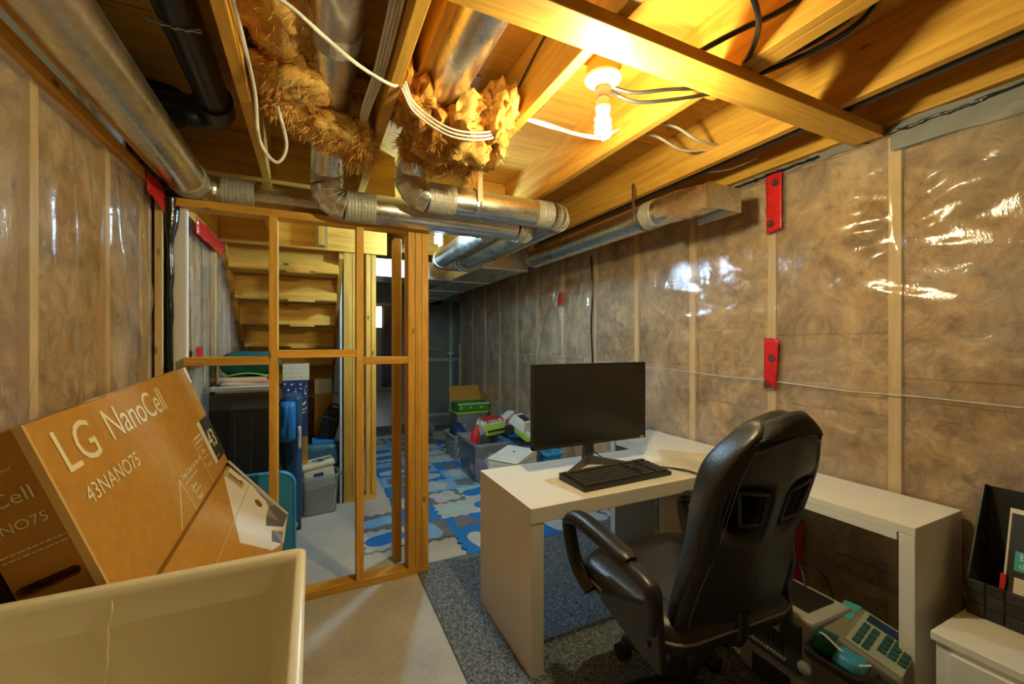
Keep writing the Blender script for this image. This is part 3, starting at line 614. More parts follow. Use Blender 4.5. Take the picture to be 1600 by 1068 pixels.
mo = thing('computer_monitor', 'wide black flat monitor on a forked stand', 'monitor', (1.325, 1.80, ZA), 0)
MW, MH = .352, .40
obj('screen_panel', B(-MW, MW, -.004, .018, .135, .135+MH), 'screen', mo, bevel=.002)
for a in ((-MW-.004, MW+.004, .135+MH, .139+MH), (-MW-.004, MW+.004, .119, .136), (-MW-.004, -MW, .119, .139+MH), (MW, MW+.004, .119, .139+MH)):
    obj('bezel', B(a[0], a[1], -.007, .022, a[2], a[3]), 'black_plastic', mo, bevel=.001)
obj('back_shell', MB().hexa([Vector((x, .022, z)) for x, z in ((-.30, .14), (.30, .14), (.30, .48), (-.30, .48))], [Vector((x, .05, z)) for x, z in ((-.2, .17), (.2, .17), (.2, .40), (-.2, .40))]), 'black_plastic', mo)
obj('neck', MB().hexa([Vector((x, y, .0)) for x, y in ((-.028, .03), (.028, .03), (.028, .06), (-.028, .06))], [Vector((x, y, .22)) for x, y in ((-.022, .026), (.022, .026), (.022, .045), (-.022, .045))]), 'dark_plastic', mo)
for s in (-1, 1):
    obj('stand_arm', MB().hexa([Vector((0-.014, .04, .0)), Vector((.014, .04, .0)), Vector((s*.24+.012, -.09, .0)), Vector((s*.24-.012, -.09, .0))],
        [Vector((-.012, .035, .05)), Vector((.012, .035, .05)), Vector((s*.24+.010, -.09, .007)), Vector((s*.24-.010, -.09, .007))]), 'dark_plastic', mo, bevel=.002)
obj('brand_mark', B(MW-.035, MW-.012, -.0078, -.007, .125, .130), 'print_white', mo)
# keyboard
kb = thing('keyboard', 'black computer keyboard lying on the pulled out desk panel', 'keyboard', (1.32, 1.60, ZA), math.radians(2)); kb.scale = (1.2, 1.38, 1.1)
obj('body', MB().hexa([Vector((x, y, 0)) for x, y in ((-.22, -.07), (.22, -.07), (.22, .075), (-.22, .075))], [Vector((-.22, -.07, .018)), Vector((.22, -.07, .018)), Vector((.22, .075, .030)), Vector((-.22, .075, .030))]), 'black_plastic', kb, bevel=.003)
keys = MB()
for r_ in range(6):
    for c_ in range(22):
        x = -.208+c_*.0191; y = -.060+r_*.0205+(.006 if r_ == 5 else 0); z = .0185+(y+.07)/.145*.012
        if c_ in (15, 18) and r_ in (1, 2): continue
        if c_ in (14, 18): continue
        keys.box(x, x+.016, y, y+.0165, z, z+.007)
obj('keys', keys, 'dark_plastic', kb, bevel=.0015, kind='stuff')
cable('keyboard_cable', [(1.52, 1.60, ZA+.02), (1.60, 1.66, ZA+.004), (1.66, 1.58, ZA+.004), (1.69, 1.47, ZA+.005), (1.69, 1.425, ZA-.03), (1.67, 1.42, ZA-.14)], .0028, 'black_cable', 'thin black keyboard cable looping over the desk edge')
cable('monitor_cable', [(1.33, 1.85, ZA+.20), (1.38, 1.86, ZA+.06), (1.47, 1.80, ZA+.005), (1.57, 1.70, ZA+.004), (1.66, 1.60, ZA+.004), (1.71, 1.50, ZA+.004), (1.72, 1.425, ZA-.02), (1.71, 1.42, ZA-.16)], .0032, 'black_cable', 'black monitor cable trailing behind the keyboard')

# ================================================================ CHAIR
ch = thing('office_chair', 'black leather gaming chair with two cut-outs in its high back', 'chair', (1.165, 1.08, .0095), math.radians(-3))
ss = [0, .13, .28, .38, .45, .51, .715, .80, .92, 1.0]
wd = [.225, .230, .214, .196, .188, .190, .194, .182, .146, .100]
tw = [.42, .50, .62, .78, .88, .95, 1.0, .95, .82, .60]; TH = .135
av = [-1, -.90, -.80, -.16, -.07, .07, .16, .80, .90, 1]
def lut(tab, s):
    s = min(1, max(0, s)); i = min(len(ss)-2, max(j for j in range(len(ss)) if ss[j] <= s)); t = (s-ss[i])/(ss[i+1]-ss[i]); return tab[i]*(1-t)+tab[i+1]*t
def backpt(a, s):                       # middle surface of the backrest
    z = .450+.675*s - .035*a*a*max(0, s-.75)/.25; x = a*lut(wd, s)
    return x, -.235-.20*s+lut(tw, s)*TH/2+.03*abs(a)**3, z
vs = []; nA = len(av)
for si, s in enumerate(ss):
    for a in av:
        a2 = a; s2 = s
        if si in (5, 6) and abs(a) in (.16, .80): a2 = a*(.84 if si == 5 else 1.04); s2 = s + (.018 if abs(a) > .5 else -.008) * (1 if si == 6 else .4)
        vs.append(backpt(a2, s2))
fs = [(j*nA+i, j*nA+i+1, (j+1)*nA+i+1, (j+1)*nA+i) for j in range(len(ss)-1) for i in range(nA-1) if not (j == 5 and i in (2, 6))]
bo = obj('backrest', MB().add(vs, fs), 'leather', ch, smooth=80)
vg = bo.vertex_groups.new(name='depth')
for si in range(len(ss)):
    for i in range(nA): vg.add([si*nA+i], tw[si]*(1-.25*abs(av[i])**6), 'REPLACE')
md = bo.modifiers.new('thickness', 'SOLIDIFY'); md.thickness = TH; md.offset = 0; md.vertex_group = 'depth'; md.thickness_vertex_group = 0
md = bo.modifiers.new('sub', 'SUBSURF'); md.levels = 2; md.render_levels = 2
def off_back(a, s, d=.0):               # just outside the rear surface
    x, y, z = backpt(a, s); return (x, y-lut(tw, s)*TH/2*(1-.25*abs(a)**6)-d, z)
obj('back_cushion', MB().grid(lambda u, v: (backpt((u-.5)*1.5, .1+v*.8)[0], backpt((u-.5)*1.5, .1+v*.8)[1]+.03, backpt(0, .1+v*.8)[2]), 12, 14), 'mesh_fabric', bo, smooth=80, solid=.02)
obj('headrest_panel', MB().grid(lambda u, v: off_back((u-.5)*1.75, .925+.085*v, .003-.035*v*v), 14, 6), 'mesh_fabric', bo, smooth=80, solid=.008)
for sgn in (-1, 1):
    obj('seam', MB().tube([off_back(sgn*(.86+.03*math.sin(s*6)), s, -.001) for s in [.02+.9*i/24 for i in range(25)]], .0042, 6), 'leather', bo, smooth=80)
    obj('seam', MB().tube([off_back(sgn*(.81+.03*math.sin(s*6)), s, .0005) for s in [.02+.88*i/24 for i in range(25)]], .001, 5), 'thread', bo)
obj('seam', MB().tube([off_back(-.84+1.68*i/20, .905-.012*math.cos(i/20*PI*2), .001) for i in range(21)], .003, 6), 'leather', bo, smooth=80)
obj('seam', MB().tube([off_back(-.82+1.64*i/20, .890-.012*math.cos(i/20*PI*2), .001) for i in range(21)], .001, 5), 'thread', bo)
for sgn in (-1, 1):
    loop = [(.19, .545), (.60, .55), (.74, .70), (.22, .675), (.19, .545)]
    pts = []
    for (a0, s0), (a1, s1) in zip(loop, loop[1:]): pts += [off_back(sgn*(a0+(a1-a0)*t/5), s0+(s1-s0)*t/5, -.004) for t in range(5)]
    obj('opening_rim', MB().tube(pts+[pts[0]], .006, 6), 'leather', bo, smooth=80)
# seat
seat = MB().loft([ring(rrect(-.26, .26, -.24, .25, .09, 5), .425), ring(rrect(-.275, .275, -.25, .265, .10, 5), .45), ring(rrect(-.275, .275, -.25, .265, .10, 5), .485), ring(rrect(-.25, .25, -.23, .24, .10, 5), .515), ring(rrect(-.16, .16, -.15, .16, .08, 5), .505)])
so = obj('seat', seat, 'leather', ch, smooth=60)
for s in (-1, 1): obj('seam', MB().tube([(s*.17, -.2+.04*i, .517) for i in range(11)], .003, 6), 'leather', so)
obj('seam', MB().tube([Vector((x, y, .468)) for x, y in rrect(-.277, .277, -.252, .267, .10, 5)]+[Vector((.277, .167, .468))], .004, 6), 'thread', so)
# armrests
for s in (-1, .86):
    fr_ = smooth_path([(s*.285, -.20, .50), (s*.30, -.215, .60), (s*.30, -.19, .632), (s*.30, -.05, .650), (s*.30, .15, .665), (s*.30, .225, .650), (s*.30, .245, .62), (s*.295, .20, .50), (s*.285, .12, .44)], 6)
    arm = obj('armrest', MB().tube(fr_, .021, 10, True, 1.25), 'black_plastic', ch, smooth=60)
    obj('arm_pad', MB().tube(smooth_path([(s*.30, -.12, .662), (s*.30, -.02, .675), (s*.30, .12, .685), (s*.30, .20, .677), (s*.30, .235, .650)], 6), [.022]+[.032]*22+[.024, .018], 12, True, .55), 'leather', arm, smooth=60)
    obj('arm_bracket', MB().hexa([Vector((s*.27, y, z)) for y, z in ((-.24, .40), (-.16, .40), (.05, .45), (.05, .48), (-.16, .56), (-.22, .62))], [Vector((s*.295, y, z)) for y, z in ((-.24, .40), (-.16, .40), (.05, .45), (.05, .48), (-.16, .56), (-.22, .62))]), 'black_plastic', arm, bevel=.006)
    for y, z in ((-.19, .46), (-.19, .55)): obj('bolt', MB().lathe([(.009, 0), (.007, .006)], 10, frame((s*.296, y, z), (0, s/abs(s), 0), (0, 0, 1))), 'dark_plastic', arm)
obj('mechanism', B(-.09, .09, -.15, .12, .385, .425), 'black_plastic', ch, bevel=.01)
obj('back_bracket', MB().tube(smooth_path([(0, -.10, .41), (0, -.23, .42), (0, -.25, .52)]), .022, 8), 'black_plastic', ch)
obj('gas_column', MB().lathe([(.03, .10), (.03, .26), (.022, .262), (.022, .39)], 20), 'black_plastic', ch, smooth=40)
for k in range(5):
    t = 2*PI*k/5+.35; c, s = math.cos(t), math.sin(t)
    lg_ = obj('base_leg', MB().tube([(c*.02, s*.02, .125), (c*.16, s*.16, .118), (c*.29, s*.29, .085)], [.033, .027, .018], 10, True, .8), 'black_plastic', ch, smooth=60)
    obj('caster', MB().tube([(c*.30-s*.022, s*.30+c*.022, .03), (c*.30+s*.022, s*.30-c*.022, .03)], .03, 16), 'rubber_black', lg_, smooth=40)
    obj('caster_stem', MB().tube([(c*.29, s*.29, .09), (c*.30, s*.30, .03)], .008, 8), 'steel', lg_)

# ================================================================ LAUNDRY TUB
tb = thing('laundry_tub', 'cream plastic laundry tub with a drip stain in front of the carton', 'sink', (-.285, .75, 0))
X0, X1, Y0, Y1, ZT = -.31, .273, -.31, .31, .862
def rr(i, z, r=.03): return ring(rrect(X0+i, X1-i, Y0+i, Y1-i, max(.008, r-i*.2), 5), z)
shell = MB().loft([rr(.07, .50), rr(.022, ZT-.03), rr(.022, ZT-.02), rr(.0, ZT-.02, .02), rr(.0, ZT-.004, .02), rr(.004, ZT, .02), rr(.016, ZT, .02), rr(.021, ZT-.005, .03), rr(.024, ZT-.02, .045), rr(.045, .57, .07), rr(.065, .535, .08), rr(.12, .525, .09)])
obj('basin', shell, 'tub_cream', tb, smooth=50)
for x in (X0+.06, X1-.09):
    for y in (Y0+.06, Y1-.09): obj('leg', B(x, x+.03, y, y+.03, 0, .56), 'tub_cream', tb, bevel=.003)
obj('drain', MB().lathe([(.03, .526), (.034, .530), (.02, .531)], 20), 'steel', tb, smooth=40)
obj('drain_trap', MB().tube(smooth_path([(0, 0, .50), (0, 0, .30), (0, .05, .24), (0, .12, .28), (0, .2, .30)]), .02, 10), 'abs_black', tb, smooth=60)
sp = [(-.052+.004*nz(i, 0, 0, .4)-.0015*i*.3, Y1-.0322-.00125*i, ZT-.022-.0125*i) for i in range(22)]
obj('drip_stain', MB().tube(sp, [.0035+.0014*nz(i, 7, 0, .5) for i in range(22)], 6, True, .05), 'stain', tb)

# ================================================================ TV CARTON
def cut(o, mb, M):                       # a real opening in a part; M is in the space of the part's parent
    cme = mb.mesh('cutter'); c = bpy.data.objects.new('cutter', cme); COL.objects.link(c)
    bpy.context.view_layer.update(); c.matrix_world = o.parent.matrix_world @ M
    md = o.modifiers.new('opening', 'BOOLEAN'); md.operation = 'DIFFERENCE'; md.object = c; md.solver = 'EXACT'
    bpy.context.view_layer.update(); me = bpy.data.meshes.new_from_object(o.evaluated_get(bpy.context.evaluated_depsgraph_get()))
    o.modifiers.clear(); o.data = me; bpy.data.objects.remove(c); bpy.data.meshes.remove(cme)
tv = thing('tv_carton', 'large brown cardboard television carton leaning on the plastic covered left wall', 'box', (-.3, 1.66, .43))
OT = tv.location
TN, TF, HF, HN = Vector((-.499, 1.12, 1.165)), Vector((-.488, 2.2, 1.216)), Vector((-.332, 2.2, .801)), Vector((-.343, 1.12, .750))
ex = (TF-TN).normalized(); ey = (TF-HF).normalized(); nrm = ex.cross(ey).normalized()      # outward normal of the printed face
if nrm.x < 0: nrm = -nrm
TK = .125
def q4(p): return [v-OT for v in p]
inn = -nrm*TK
upb = obj('upper_box', MB().hexa(q4([TN, TF, HF, HN]), q4([TN+inn, TF+inn, HF+inn, HN+inn])), 'cardboard', tv, bevel=.004)
LF, LN = Vector((-.101, 2.2, .526)), Vector((-.112, 1.12, .475))
bi = Vector((-.36, 0, -.02))
lob = obj('lower_box', MB().hexa(q4([HN+ex*.004-Vector((0, 0, .018)), HF-Vector((0, 0, .018)), LF, LN]), q4([HN+inn*.95+Vector((0, 0, -.02)), HF+inn*.95+Vector((0, 0, -.02)), LF+bi, LN+bi])), 'cardboard', tv, bevel=.003)
dn = (LF-HF+Vector((0, 0, .018))).normalized(); n2 = ex.cross(-dn).normalized(); n2 = n2 if n2.x > 0 else -n2
obj('white_edge', MB().hexa(q4([HF+n2*.003+ex*.002, LF+n2*.003+ex*.002, LF-n2*.006+ex*.002, HF-n2*.006+ex*.002]), q4([p+ex*.004 for p in (HF+n2*.003+ex*.002, LF+n2*.003+ex*.002, LF-n2*.006+ex*.002, HF-n2*.006+ex*.002)])), 'print_white', tv)
def FM(u, v, d=.0012): return frame(TN+ex*u-ey*v+nrm*d-OT, ex, ey)          # u along the carton, v down from its top edge
def word(t, size, u, v, mat='print_cream', sp_=1.0, M=None):
    return place(obj('lettering', text_mesh(t, size, .0004, 'LEFT', sp_), mat, tv), M or FM(u, v))
def fine(u, v, L_, h=.0028):
    mb = MB(); a = 0; rg_ = random.Random(int(u*977+v*131))
    while a < L_:
        b_ = min(L_, a+rg_.uniform(.006, .016)); mb.box(a, b_-.0025, 0, h, 0, .0005); a = b_
    return place(obj('fine_print', mb, 'print_cream', tv, kind='stuff'), FM(u, v))
word('LG', .135, .055, .125); word('NanoCell', .118, .275, .112, sp_=.95); word('43NANO75', .056, .075, .205)
word('True Colors in Real 4K', .026, .55, .335); fine(.55, .352, .15)
fine(.60, .382, .05, .006); fine(.60, .40, .08); word('ThinQ', .022, .60, .43)
fine(.80, .265, .10, .008); fine(.80, .283, .10, .008); fine(.80, .298, .08); fine(.84, .325, .035, .006); fine(.815, .345, .07); word('ThinQ', .022, .82, .385)
def fbox(name, u0, u1, v0, v1, mat, d0=.0004, d1=.0012): return place(obj(name, B(u0, u1, -v1, -v0, d0, d1), mat, tv), frame(TN-OT, ex, ey) @ Matrix.Translation((0, 0, 0)))
def on_face(p2, mat, name='print_shape', d=.0010):
    return place(obj(name, MB().prism([(u, -v) for u, v in p2], .0003, d), mat, tv), frame(TN-OT, ex, ey)) if ex.cross(ey).dot(nrm) > 0 else None
on_face([(.94, .22), (1.075, .22), (1.075, .40), (.94, .40)], 'print_black'); on_face([(.90, .22), (.94, .22), (.94, .40), (.90, .40)], 'print_white')
word('43', .105, .955, .345, M=FM(.955, .345, .0016)); place(fine(.96, .385, .05), FM(.96, .385, .0016))
for (a, b, c, d) in (((.38, .435), (.52, .325), .0015, 0), ((.52, .325), (.535, .44), .0015, 0), ((.775, .26), (.79, .44), .0012, 0)):
    on_face([(a[0]-c, a[1]), (b[0]-c, b[1]), (b[0]+c, b[1]), (a[0]+c, a[1])][::1] if abs(a[0]-b[0]) < .05 else [(a[0], a[1]-c*1.5), (b[0], b[1]-c*1.5), (b[0], b[1]+c*1.5), (a[0], a[1]+c*1.5)], 'print_cream')
for u, v in ((.575, .385), (.815, .325)):
    on_face([(u, v-.016), (u+.018, v-.016), (u+.018, v-.013), (u, v-.013)], 'print_cream'); on_face([(u, v), (u+.018, v), (u+.018, v+.003), (u, v+.003)], 'print_cream')
    on_face([(u, v-.016), (u+.003, v-.016), (u+.003, v+.003), (u, v+.003)], 'print_cream'); on_face([(u+.015, v-.016), (u+.018, v-.016), (u+.018, v+.003), (u+.015, v+.003)], 'print_cream')
# top face lettering, upside down to the room
word('NanoCell', .075, 0, 0, 'print_white', M=frame(TN+ex*.55-nrm*.04+ey*.0012-OT, -ex, nrm))
obj('clear_tape', MB().hexa(q4([TN+ex*.3-nrm*.035+ey*.0008, TF-nrm*.035+ey*.0008, TF-nrm*.085+ey*.0008, TN+ex*.3-nrm*.085+ey*.0008]), q4([p+ey*.001 for p in (TN+ex*.3-nrm*.035+ey*.0008, TF-nrm*.035+ey*.0008, TF-nrm*.085+ey*.0008, TN+ex*.3-nrm*.085+ey*.0008)])), 'clear_tape', tv)
obj('clear_tape', MB().hexa(q4([TF-ex*.03+nrm*.001, TF+nrm*.001, TF-ey*.07+nrm*.001, TF-ey*.07-ex*.02+nrm*.001]), q4([p+nrm*.001 for p in (TF-ex*.03+nrm*.001, TF+nrm*.001, TF-ey*.07+nrm*.001, TF-ey*.07-ex*.02+nrm*.001)])), 'print_white', tv)
# near end face
EM = lambda a, v, d=.0012: frame(TN+inn+nrm*a-ey*v-ex*d-OT, nrm, ey)        # a from the back edge
wm = lambda t, s, a, v: place(obj('lettering', text_mesh(t, s, .0004, 'RIGHT'), 'print_cream', tv), EM(a, v))
wm('LG NanoCell', .040, .098, .135); wm('43NANO75', .028, .100, .185); wm('Life\'s Good', .012, .085, .072); place(fine(.1, .1, .10), EM(.01, .225)); place(fine(.2, .1, .10), EM(.01, .236))
cut(upb, MB().prism(rrect(-.05, .05, -.011, .011, .0109, 5), -.06, .06), EM(.052, .30))
place(fine(.1, .2, .06), EM(.055, .385)); place(fine(.2, .2, .06), EM(.055, .395))
obj('end_flap_edge', MB().hexa(q4([TN-ex*.004+nrm*.002, TN+ex*.004+nrm*.002, HN+ex*.004+nrm*.002, HN-ex*.004+nrm*.002]), q4([p-nrm*.012-ex*.002 for p in (TN-ex*.004, TN+ex*.004, HN+ex*.004, HN-ex*.004)])), 'cardboard_edge', tv)
# lower flap prints: u along carton from the far end backwards, v down the flap
LM = frame(HF-OT-Vector((0, 0, .018)), -ex, dn); sgn_n = 1 if (-ex).cross(dn).dot(n2) > 0 else -1
def on_flap(p2, mat, d=.001, name='print_shape', par=None):
    dd_ = sgn_n*d; return place(obj(name, MB().prism(p2, 0, dd_), mat, par or tv), LM)
wfl = on_flap([(.012, .012), (.14, .012), (.50, .17), (.40, .30), (.28, .345), (.012, .345)], 'print_white', .0006)
for p2, m_ in (([(.02, .20), (.09, .24), (.02, .27)], 'print_grey_light'), ([(.02, .27), (.09, .24), (.16, .33), (.06, .34)], 'print_grey'), ([(.09, .24), (.18, .24), (.14, .30)], 'print_grey_light'), ([(.18, .24), (.26, .25), (.16, .33), (.14, .30)], 'print_grey'),
              ([(.02, .27), (.06, .34), (.02, .345)], 'print_grey'), ([(.20, .335), (.26, .28), (.30, .34)], 'print_grey_light'), ([(.26, .28), (.34, .29), (.30, .34)], 'print_grey'), ([(.02, .14), (.055, .225), (.02, .20)], 'print_grey')): on_flap(p2, m_, .0012)
HX = [(.125+.03*math.cos(t), .19+.022*math.sin(t)) for t in [i*PI/3 for i in range(6)]]
cut(lob, MB().prism(HX, -.05, .05), LM); cut(wfl, MB().prism(HX, -.05, .05), LM)
place(obj('plastic_clip', MB().box(.085, .10, .02, .09, 0, .008*sgn_n).box(.078, .107, .07, .085, 0, .011*sgn_n), 'steel', tv), LM)
on_flap([(.06, .0), (.12, .0), (.12, .10), (.06, .10)], 'clear_tape', .0009, 'clear_tape')
on_flap([(.02, .119), (1.0, .119), (1.0, .122), (.02, .122)], 'cardboard_edge', .0006, 'crease')
bx = thing('moving_carton', 'plain closed brown carton on the floor under the television carton', 'box', (-.33, 1.66, 0))
obj('carton', B(-.28, .16, -.52, .50, 0, .47), 'cardboard', bx, bevel=.004)
obj('packing_tape', B(-.03, .03, -.521, .501, .10, .4715), 'clear_tape', bx)
# ================================================================ FLOOR COVERINGS
tag(obj('area_rug', B(.545, 2.05, -1.0, 2.47, .0, .010), 'rug', bevel=.003), 'grey blue flecked low pile rug under the desk and chair', 'rug')
FOAM = {'blue': (.025, .20, .62), 'grey': (.17, .18, .20), 'pale grey': (.50, .54, .56), 'light blue': (.22, .45, .70), 'mint': (.42, .60, .58)}
for n_, c_ in FOAM.items(): plain('foam_'+n_, c_, .85, 0, .2, .08, 25, .2, 120)
TS = .2875
def edge(n=7, d=.011):
    pts = []
    for k in range(n):
        a = TS*(k+.18)/n; b = TS*(k+.82)/n; s = d if k % 2 == 0 else -d
        pts += [(a, 0), (a-.003, s), (b+.003, s), (b, 0)] if 0 < k < n-1 else [(a, 0), (b, 0)]
    return pts
def tile_poly():
    e = edge(); out = [(0, 0)]+[(x, -y) for x, y in e]
    out += [(TS, 0)]+[(TS-y, x) for x, y in e]
    out += [(TS, TS)]+[(TS-x, TS-y) for x, y in e]
    out += [(0, TS)]+[(-y, TS-x) for x, y in e]
    return out
tpoly = tile_poly()
def star_poly(fn, n=28): return [(1.22*fn(2*PI*i/n)*math.cos(2*PI*i/n), 1.22*fn(2*PI*i/n)*math.sin(2*PI*i/n)) for i in range(n)]
SHAPES = {'oval': star_poly(lambda t: .085+.025*math.cos(2*t)), 'butterfly': star_poly(lambda t: .075+.04*abs(math.sin(2*t))), 'cloud': star_poly(lambda t: .085+.014*math.cos(5*t)),
          'whale': star_poly(lambda t: .07+.03*math.cos(t)+.02*math.cos(3*t)), 'leaf': star_poly(lambda t: .06+.05*abs(math.cos(t))**3)}
TM_ = {}; SM_ = {}
SPEC = [('blue', 'grey', 'whale'), ('pale grey', 'mint', 'oval'), ('grey', 'pale grey', 'butterfly'), ('light blue', 'pale grey', 'cloud'), ('mint', 'blue', 'oval'), ('pale grey', 'blue', 'oval'), ('grey', 'light blue', 'oval'), ('blue', 'pale grey', 'leaf'), ('light blue', 'grey', 'cloud')]
def foam_tile(cx, cy, spec):
    bc, ic, sh = spec
    if bc not in TM_:
        TM_[bc] = MB().prism(tpoly, 0, .012).mesh('foam_tile'); TM_[bc].materials.append(MATS['foam_'+bc])
    if (ic, sh) not in SM_:
        SM_[(ic, sh)] = MB().prism(SHAPES[sh], .003, .0132).mesh('inset'); SM_[(ic, sh)].materials.append(MATS['foam_'+ic])
    t = bpy.data.objects.new('foam_tile', TM_[bc]); COL.objects.link(t); t.location = (cx, cy, 0.0005)
    tag(t, '%s foam puzzle floor tile with a %s %s inset' % (bc, ic, sh), 'floor tile', '%s tiles with %s %s inset' % (bc, ic, sh))
    i = bpy.data.objects.new('inset', SM_[(ic, sh)]); COL.objects.link(i); i.parent = t; i.location = (TS/2, TS/2, 0); i.rotation_euler = (0, 0, int(cx*37+cy*91) % 4*PI/2+.2)
fixed = {(0, 1): 5, (0, 2): 6, (1, 1): 6, (2, 0): 7, (2, 1): 0, (1, 2): 0, (2, 2): 1, (1, 3): 2, (2, 3): 2, (2, 4): 3, (3, 3): 4, (3, 4): 8, (2, 5): 7, (3, 5): 3, (3, 0): 7, (3, 1): 0, (3, 2): 5}
for r_ in range(12):
    for c_ in range(6):
        if c_ == 0 and r_ not in (1, 2): continue
        if c_ == 1 and r_ == 0: continue
        if c_ == 1 and r_ < 1: continue
        if r_ > 9 and c_ > 2: continue
        if c_ > 4 and r_ > 1: continue
        foam_tile(.30+c_*TS, 2.455+r_*TS, SPEC[fixed.get((c_, r_), (c_*4+r_*7+r_*c_) % 9)])
def playmat():
    m, nt, b = base_mat('play_mat'); setp(b, rough=.9)
    vo = nt.new('ShaderNodeTexVoronoi'); vo.inputs['Scale'].default_value = 3.2; nt.link(coords(nt), vo.inputs['Vector'])
    r = ramp(nt, [(0, (.16, .30, .10)), (.3, (.40, .44, .40)), (.5, (.12, .13, .13)), (.7, (.35, .52, .30)), (.9, (.25, .42, .48))]); r.color_ramp.interpolation = 'CONSTANT'
    sp_ = nt.new('ShaderNodeSeparateColor'); nt.link(vo.outputs['Color'], sp_.inputs[0]); nt.link(sp_.outputs[0], r.inputs[0]); nt.link(r.outputs[0], b.inputs['Base Color'])
playmat()
tag(obj('play_mat', B(1.16, 2.02, 5.36, 6.55, .004, .012), 'play_mat', bevel=.003), 'green and grey patterned play mat behind the toy bins', 'mat')
rm = tag(obj('door_mat', B(.5, 1.6, 6.10, 6.75, .004, .014), 'rug'), 'dark grey mat at the start of the laminate floor', 'mat')

# ================================================================ TOY BINS
for n_, c_ in {'lime': (.36, .60, .06), 'box_green': (.05, .26, .03), 'toy_red': (.60, .02, .03), 'toy_white': (.72, .74, .72), 'bin_blue': (.02, .20, .48), 'bin_slate': (.08, .16, .24), 'sky_blue': (.04, .33, .62), 'toy_dark': (.03, .03, .035), 'toy_violet': (.30, .20, .36), 'toy_brown': (.36, .24, .16), 'navy': (.015, .04, .13),
               'box_cream': (.66, .60, .44), 'pillow_blue': (.03, .10, .14), 'suit_blue': (.015, .07, .15), 'bag_black': (.012, .012, .013), 'silver': (.42, .43, .42), 'lcd': (.35, .42, .32), 'phone_grey': (.22, .22, .19), 'teal_label': (.06, .45, .50), 'key_teal': (.02, .10, .11), 'weave': (.02, .02, .02), 'weave_light': (.06, .06, .055)}.items():
    plain(n_, c_, .45, 0, .5, .08, 10)
def tub(name, label, cat, loc, w_, d_, h_, mat, rz=0, taper=.88, wall=.006, rim=.012, rimmat=None, group=None):
    t = thing(name, label, cat, loc, rz, group); a, b = w_/2, d_/2; k = taper
    def R_(s, z, i=0): return ring(rrect(-a*s+i, a*s-i, -b*s+i, b*s-i, .04, 4), z)
    obj('shell', MB().loft([R_(k, 0), R_(1, h_), R_(1, h_, wall), R_(k, .006, wall)]), mat, t, smooth=40)
    obj('rim', MB().loft([R_(1.0, h_-.02, -.001), R_(1.0, h_-.02, -rim), R_(1.0, h_, -rim), R_(1.0, h_+.003, -.002), R_(1.0, h_, .006), R_(1.0, h_-.02, .006)], (False, False)), rimmat or mat, t, smooth=40)
    return t
t = tub('storage_tote', 'clear storage tote with a lime rim standing under the open green box', 'bin', (1.85, 5.19, .012), .43, .36, .43, 'clear_bin', taper=.92, rimmat='lime')
tag(obj('folded_clothes', MB().loft([ring(rrect(1.70, 2.0, 5.08, 5.30, .05), .03), ring(rrect(1.68, 2.02, 5.06, 5.32, .06), .2), ring(rrect(1.72, 1.98, 5.10, 5.28, .06), .28)]), 'toy_dark', smooth=50), 'dark folded clothes inside the lime rimmed tote', 'clothes')
gb = thing('cardboard_box', 'green and white open cardboard box on top of the lime rimmed tote', 'box', (1.86, 5.17, .446))
for a in ((-.21, .21, -.15, -.146), (-.21, .21, .146, .15), (-.21, -.206, -.15, .15), (.206, .21, -.15, .15)): obj('side', B(a[0], a[1], a[2], a[3], 0, .10), 'box_green', gb)
obj('base', B(-.21, .21, -.15, .15, 0, .004), 'cardboard', gb); obj('white_rim', B(-.212, .212, -.153, -.149, .088, .102), 'print_white', gb)
obj('lid', MB().box(-.21, .21, 0, .22, -.002, .002, Matrix.Translation((0, .15, .10)) @ Matrix.Rotation(math.radians(58), 4, 'X')), 'cardboard', gb)
obj('side_flap', MB().box(0, .1, -.15, .15, -.002, .002, Matrix.Translation((.21, 0, .10)) @ Matrix.Rotation(math.radians(-75), 4, 'Y')), 'cardboard', gb)
for x in (-.19, -.06, .08): obj('print_mark', B(x, x+.035, -.1508, -.1500, .035, .065), 'lime', gb)
kb_ = tub('knit_basket', 'grey and white woven basket beside the clear toy bin', 'basket', (1.53, 4.66, .012), .22, .42, .27, 'knit', rimmat='knit')
tag(obj('soft_toy', MB().loft([ring(rrect(1.45, 1.60, 4.52, 4.80, .05), .05), ring(rrect(1.46, 1.61, 4.55, 4.82, .06), .28), ring(rrect(1.50, 1.58, 4.66, 4.80, .03), .37)]), 'navy', smooth=60), 'navy blue soft toy sticking out of the woven basket', 'toy')
cb = tub('toy_bin', 'clear plastic bin full of toys beside the white desk', 'bin', (1.53, 3.88, .012), .36, .56, .37, 'clear_bin', taper=.86)
for k, (x, y, z, r_, m_) in enumerate(((1.44, 3.75, .12, .09, 'toy_violet'), (1.60, 3.80, .13, .10, 'toy_white'), (1.47, 3.98, .14, .10, 'sky_blue'), (1.60, 4.03, .15, .09, 'toy_brown'), (1.50, 3.86, .25, .09, 'toy_dark'))):
    bm = bmesh.new(); bmesh.ops.create_icosphere(bm, subdivisions=2, radius=r_)
    for v in bm.verts: v.co *= 1+.25*noise.noise(v.co*14+Vector((k*3, 0, 0)))
    me = bpy.data.meshes.new('plush_ball'); bm.to_mesh(me); bm.free(); me.polygons.foreach_set('use_smooth', [True]*len(me.polygons))
    o = obj('plush_ball', me, m_); o.location = (x, y, z); tag(o, ['mauve', 'white', 'sky blue', 'brown', 'black'][k]+' plush ball inside the clear toy bin', 'toy')
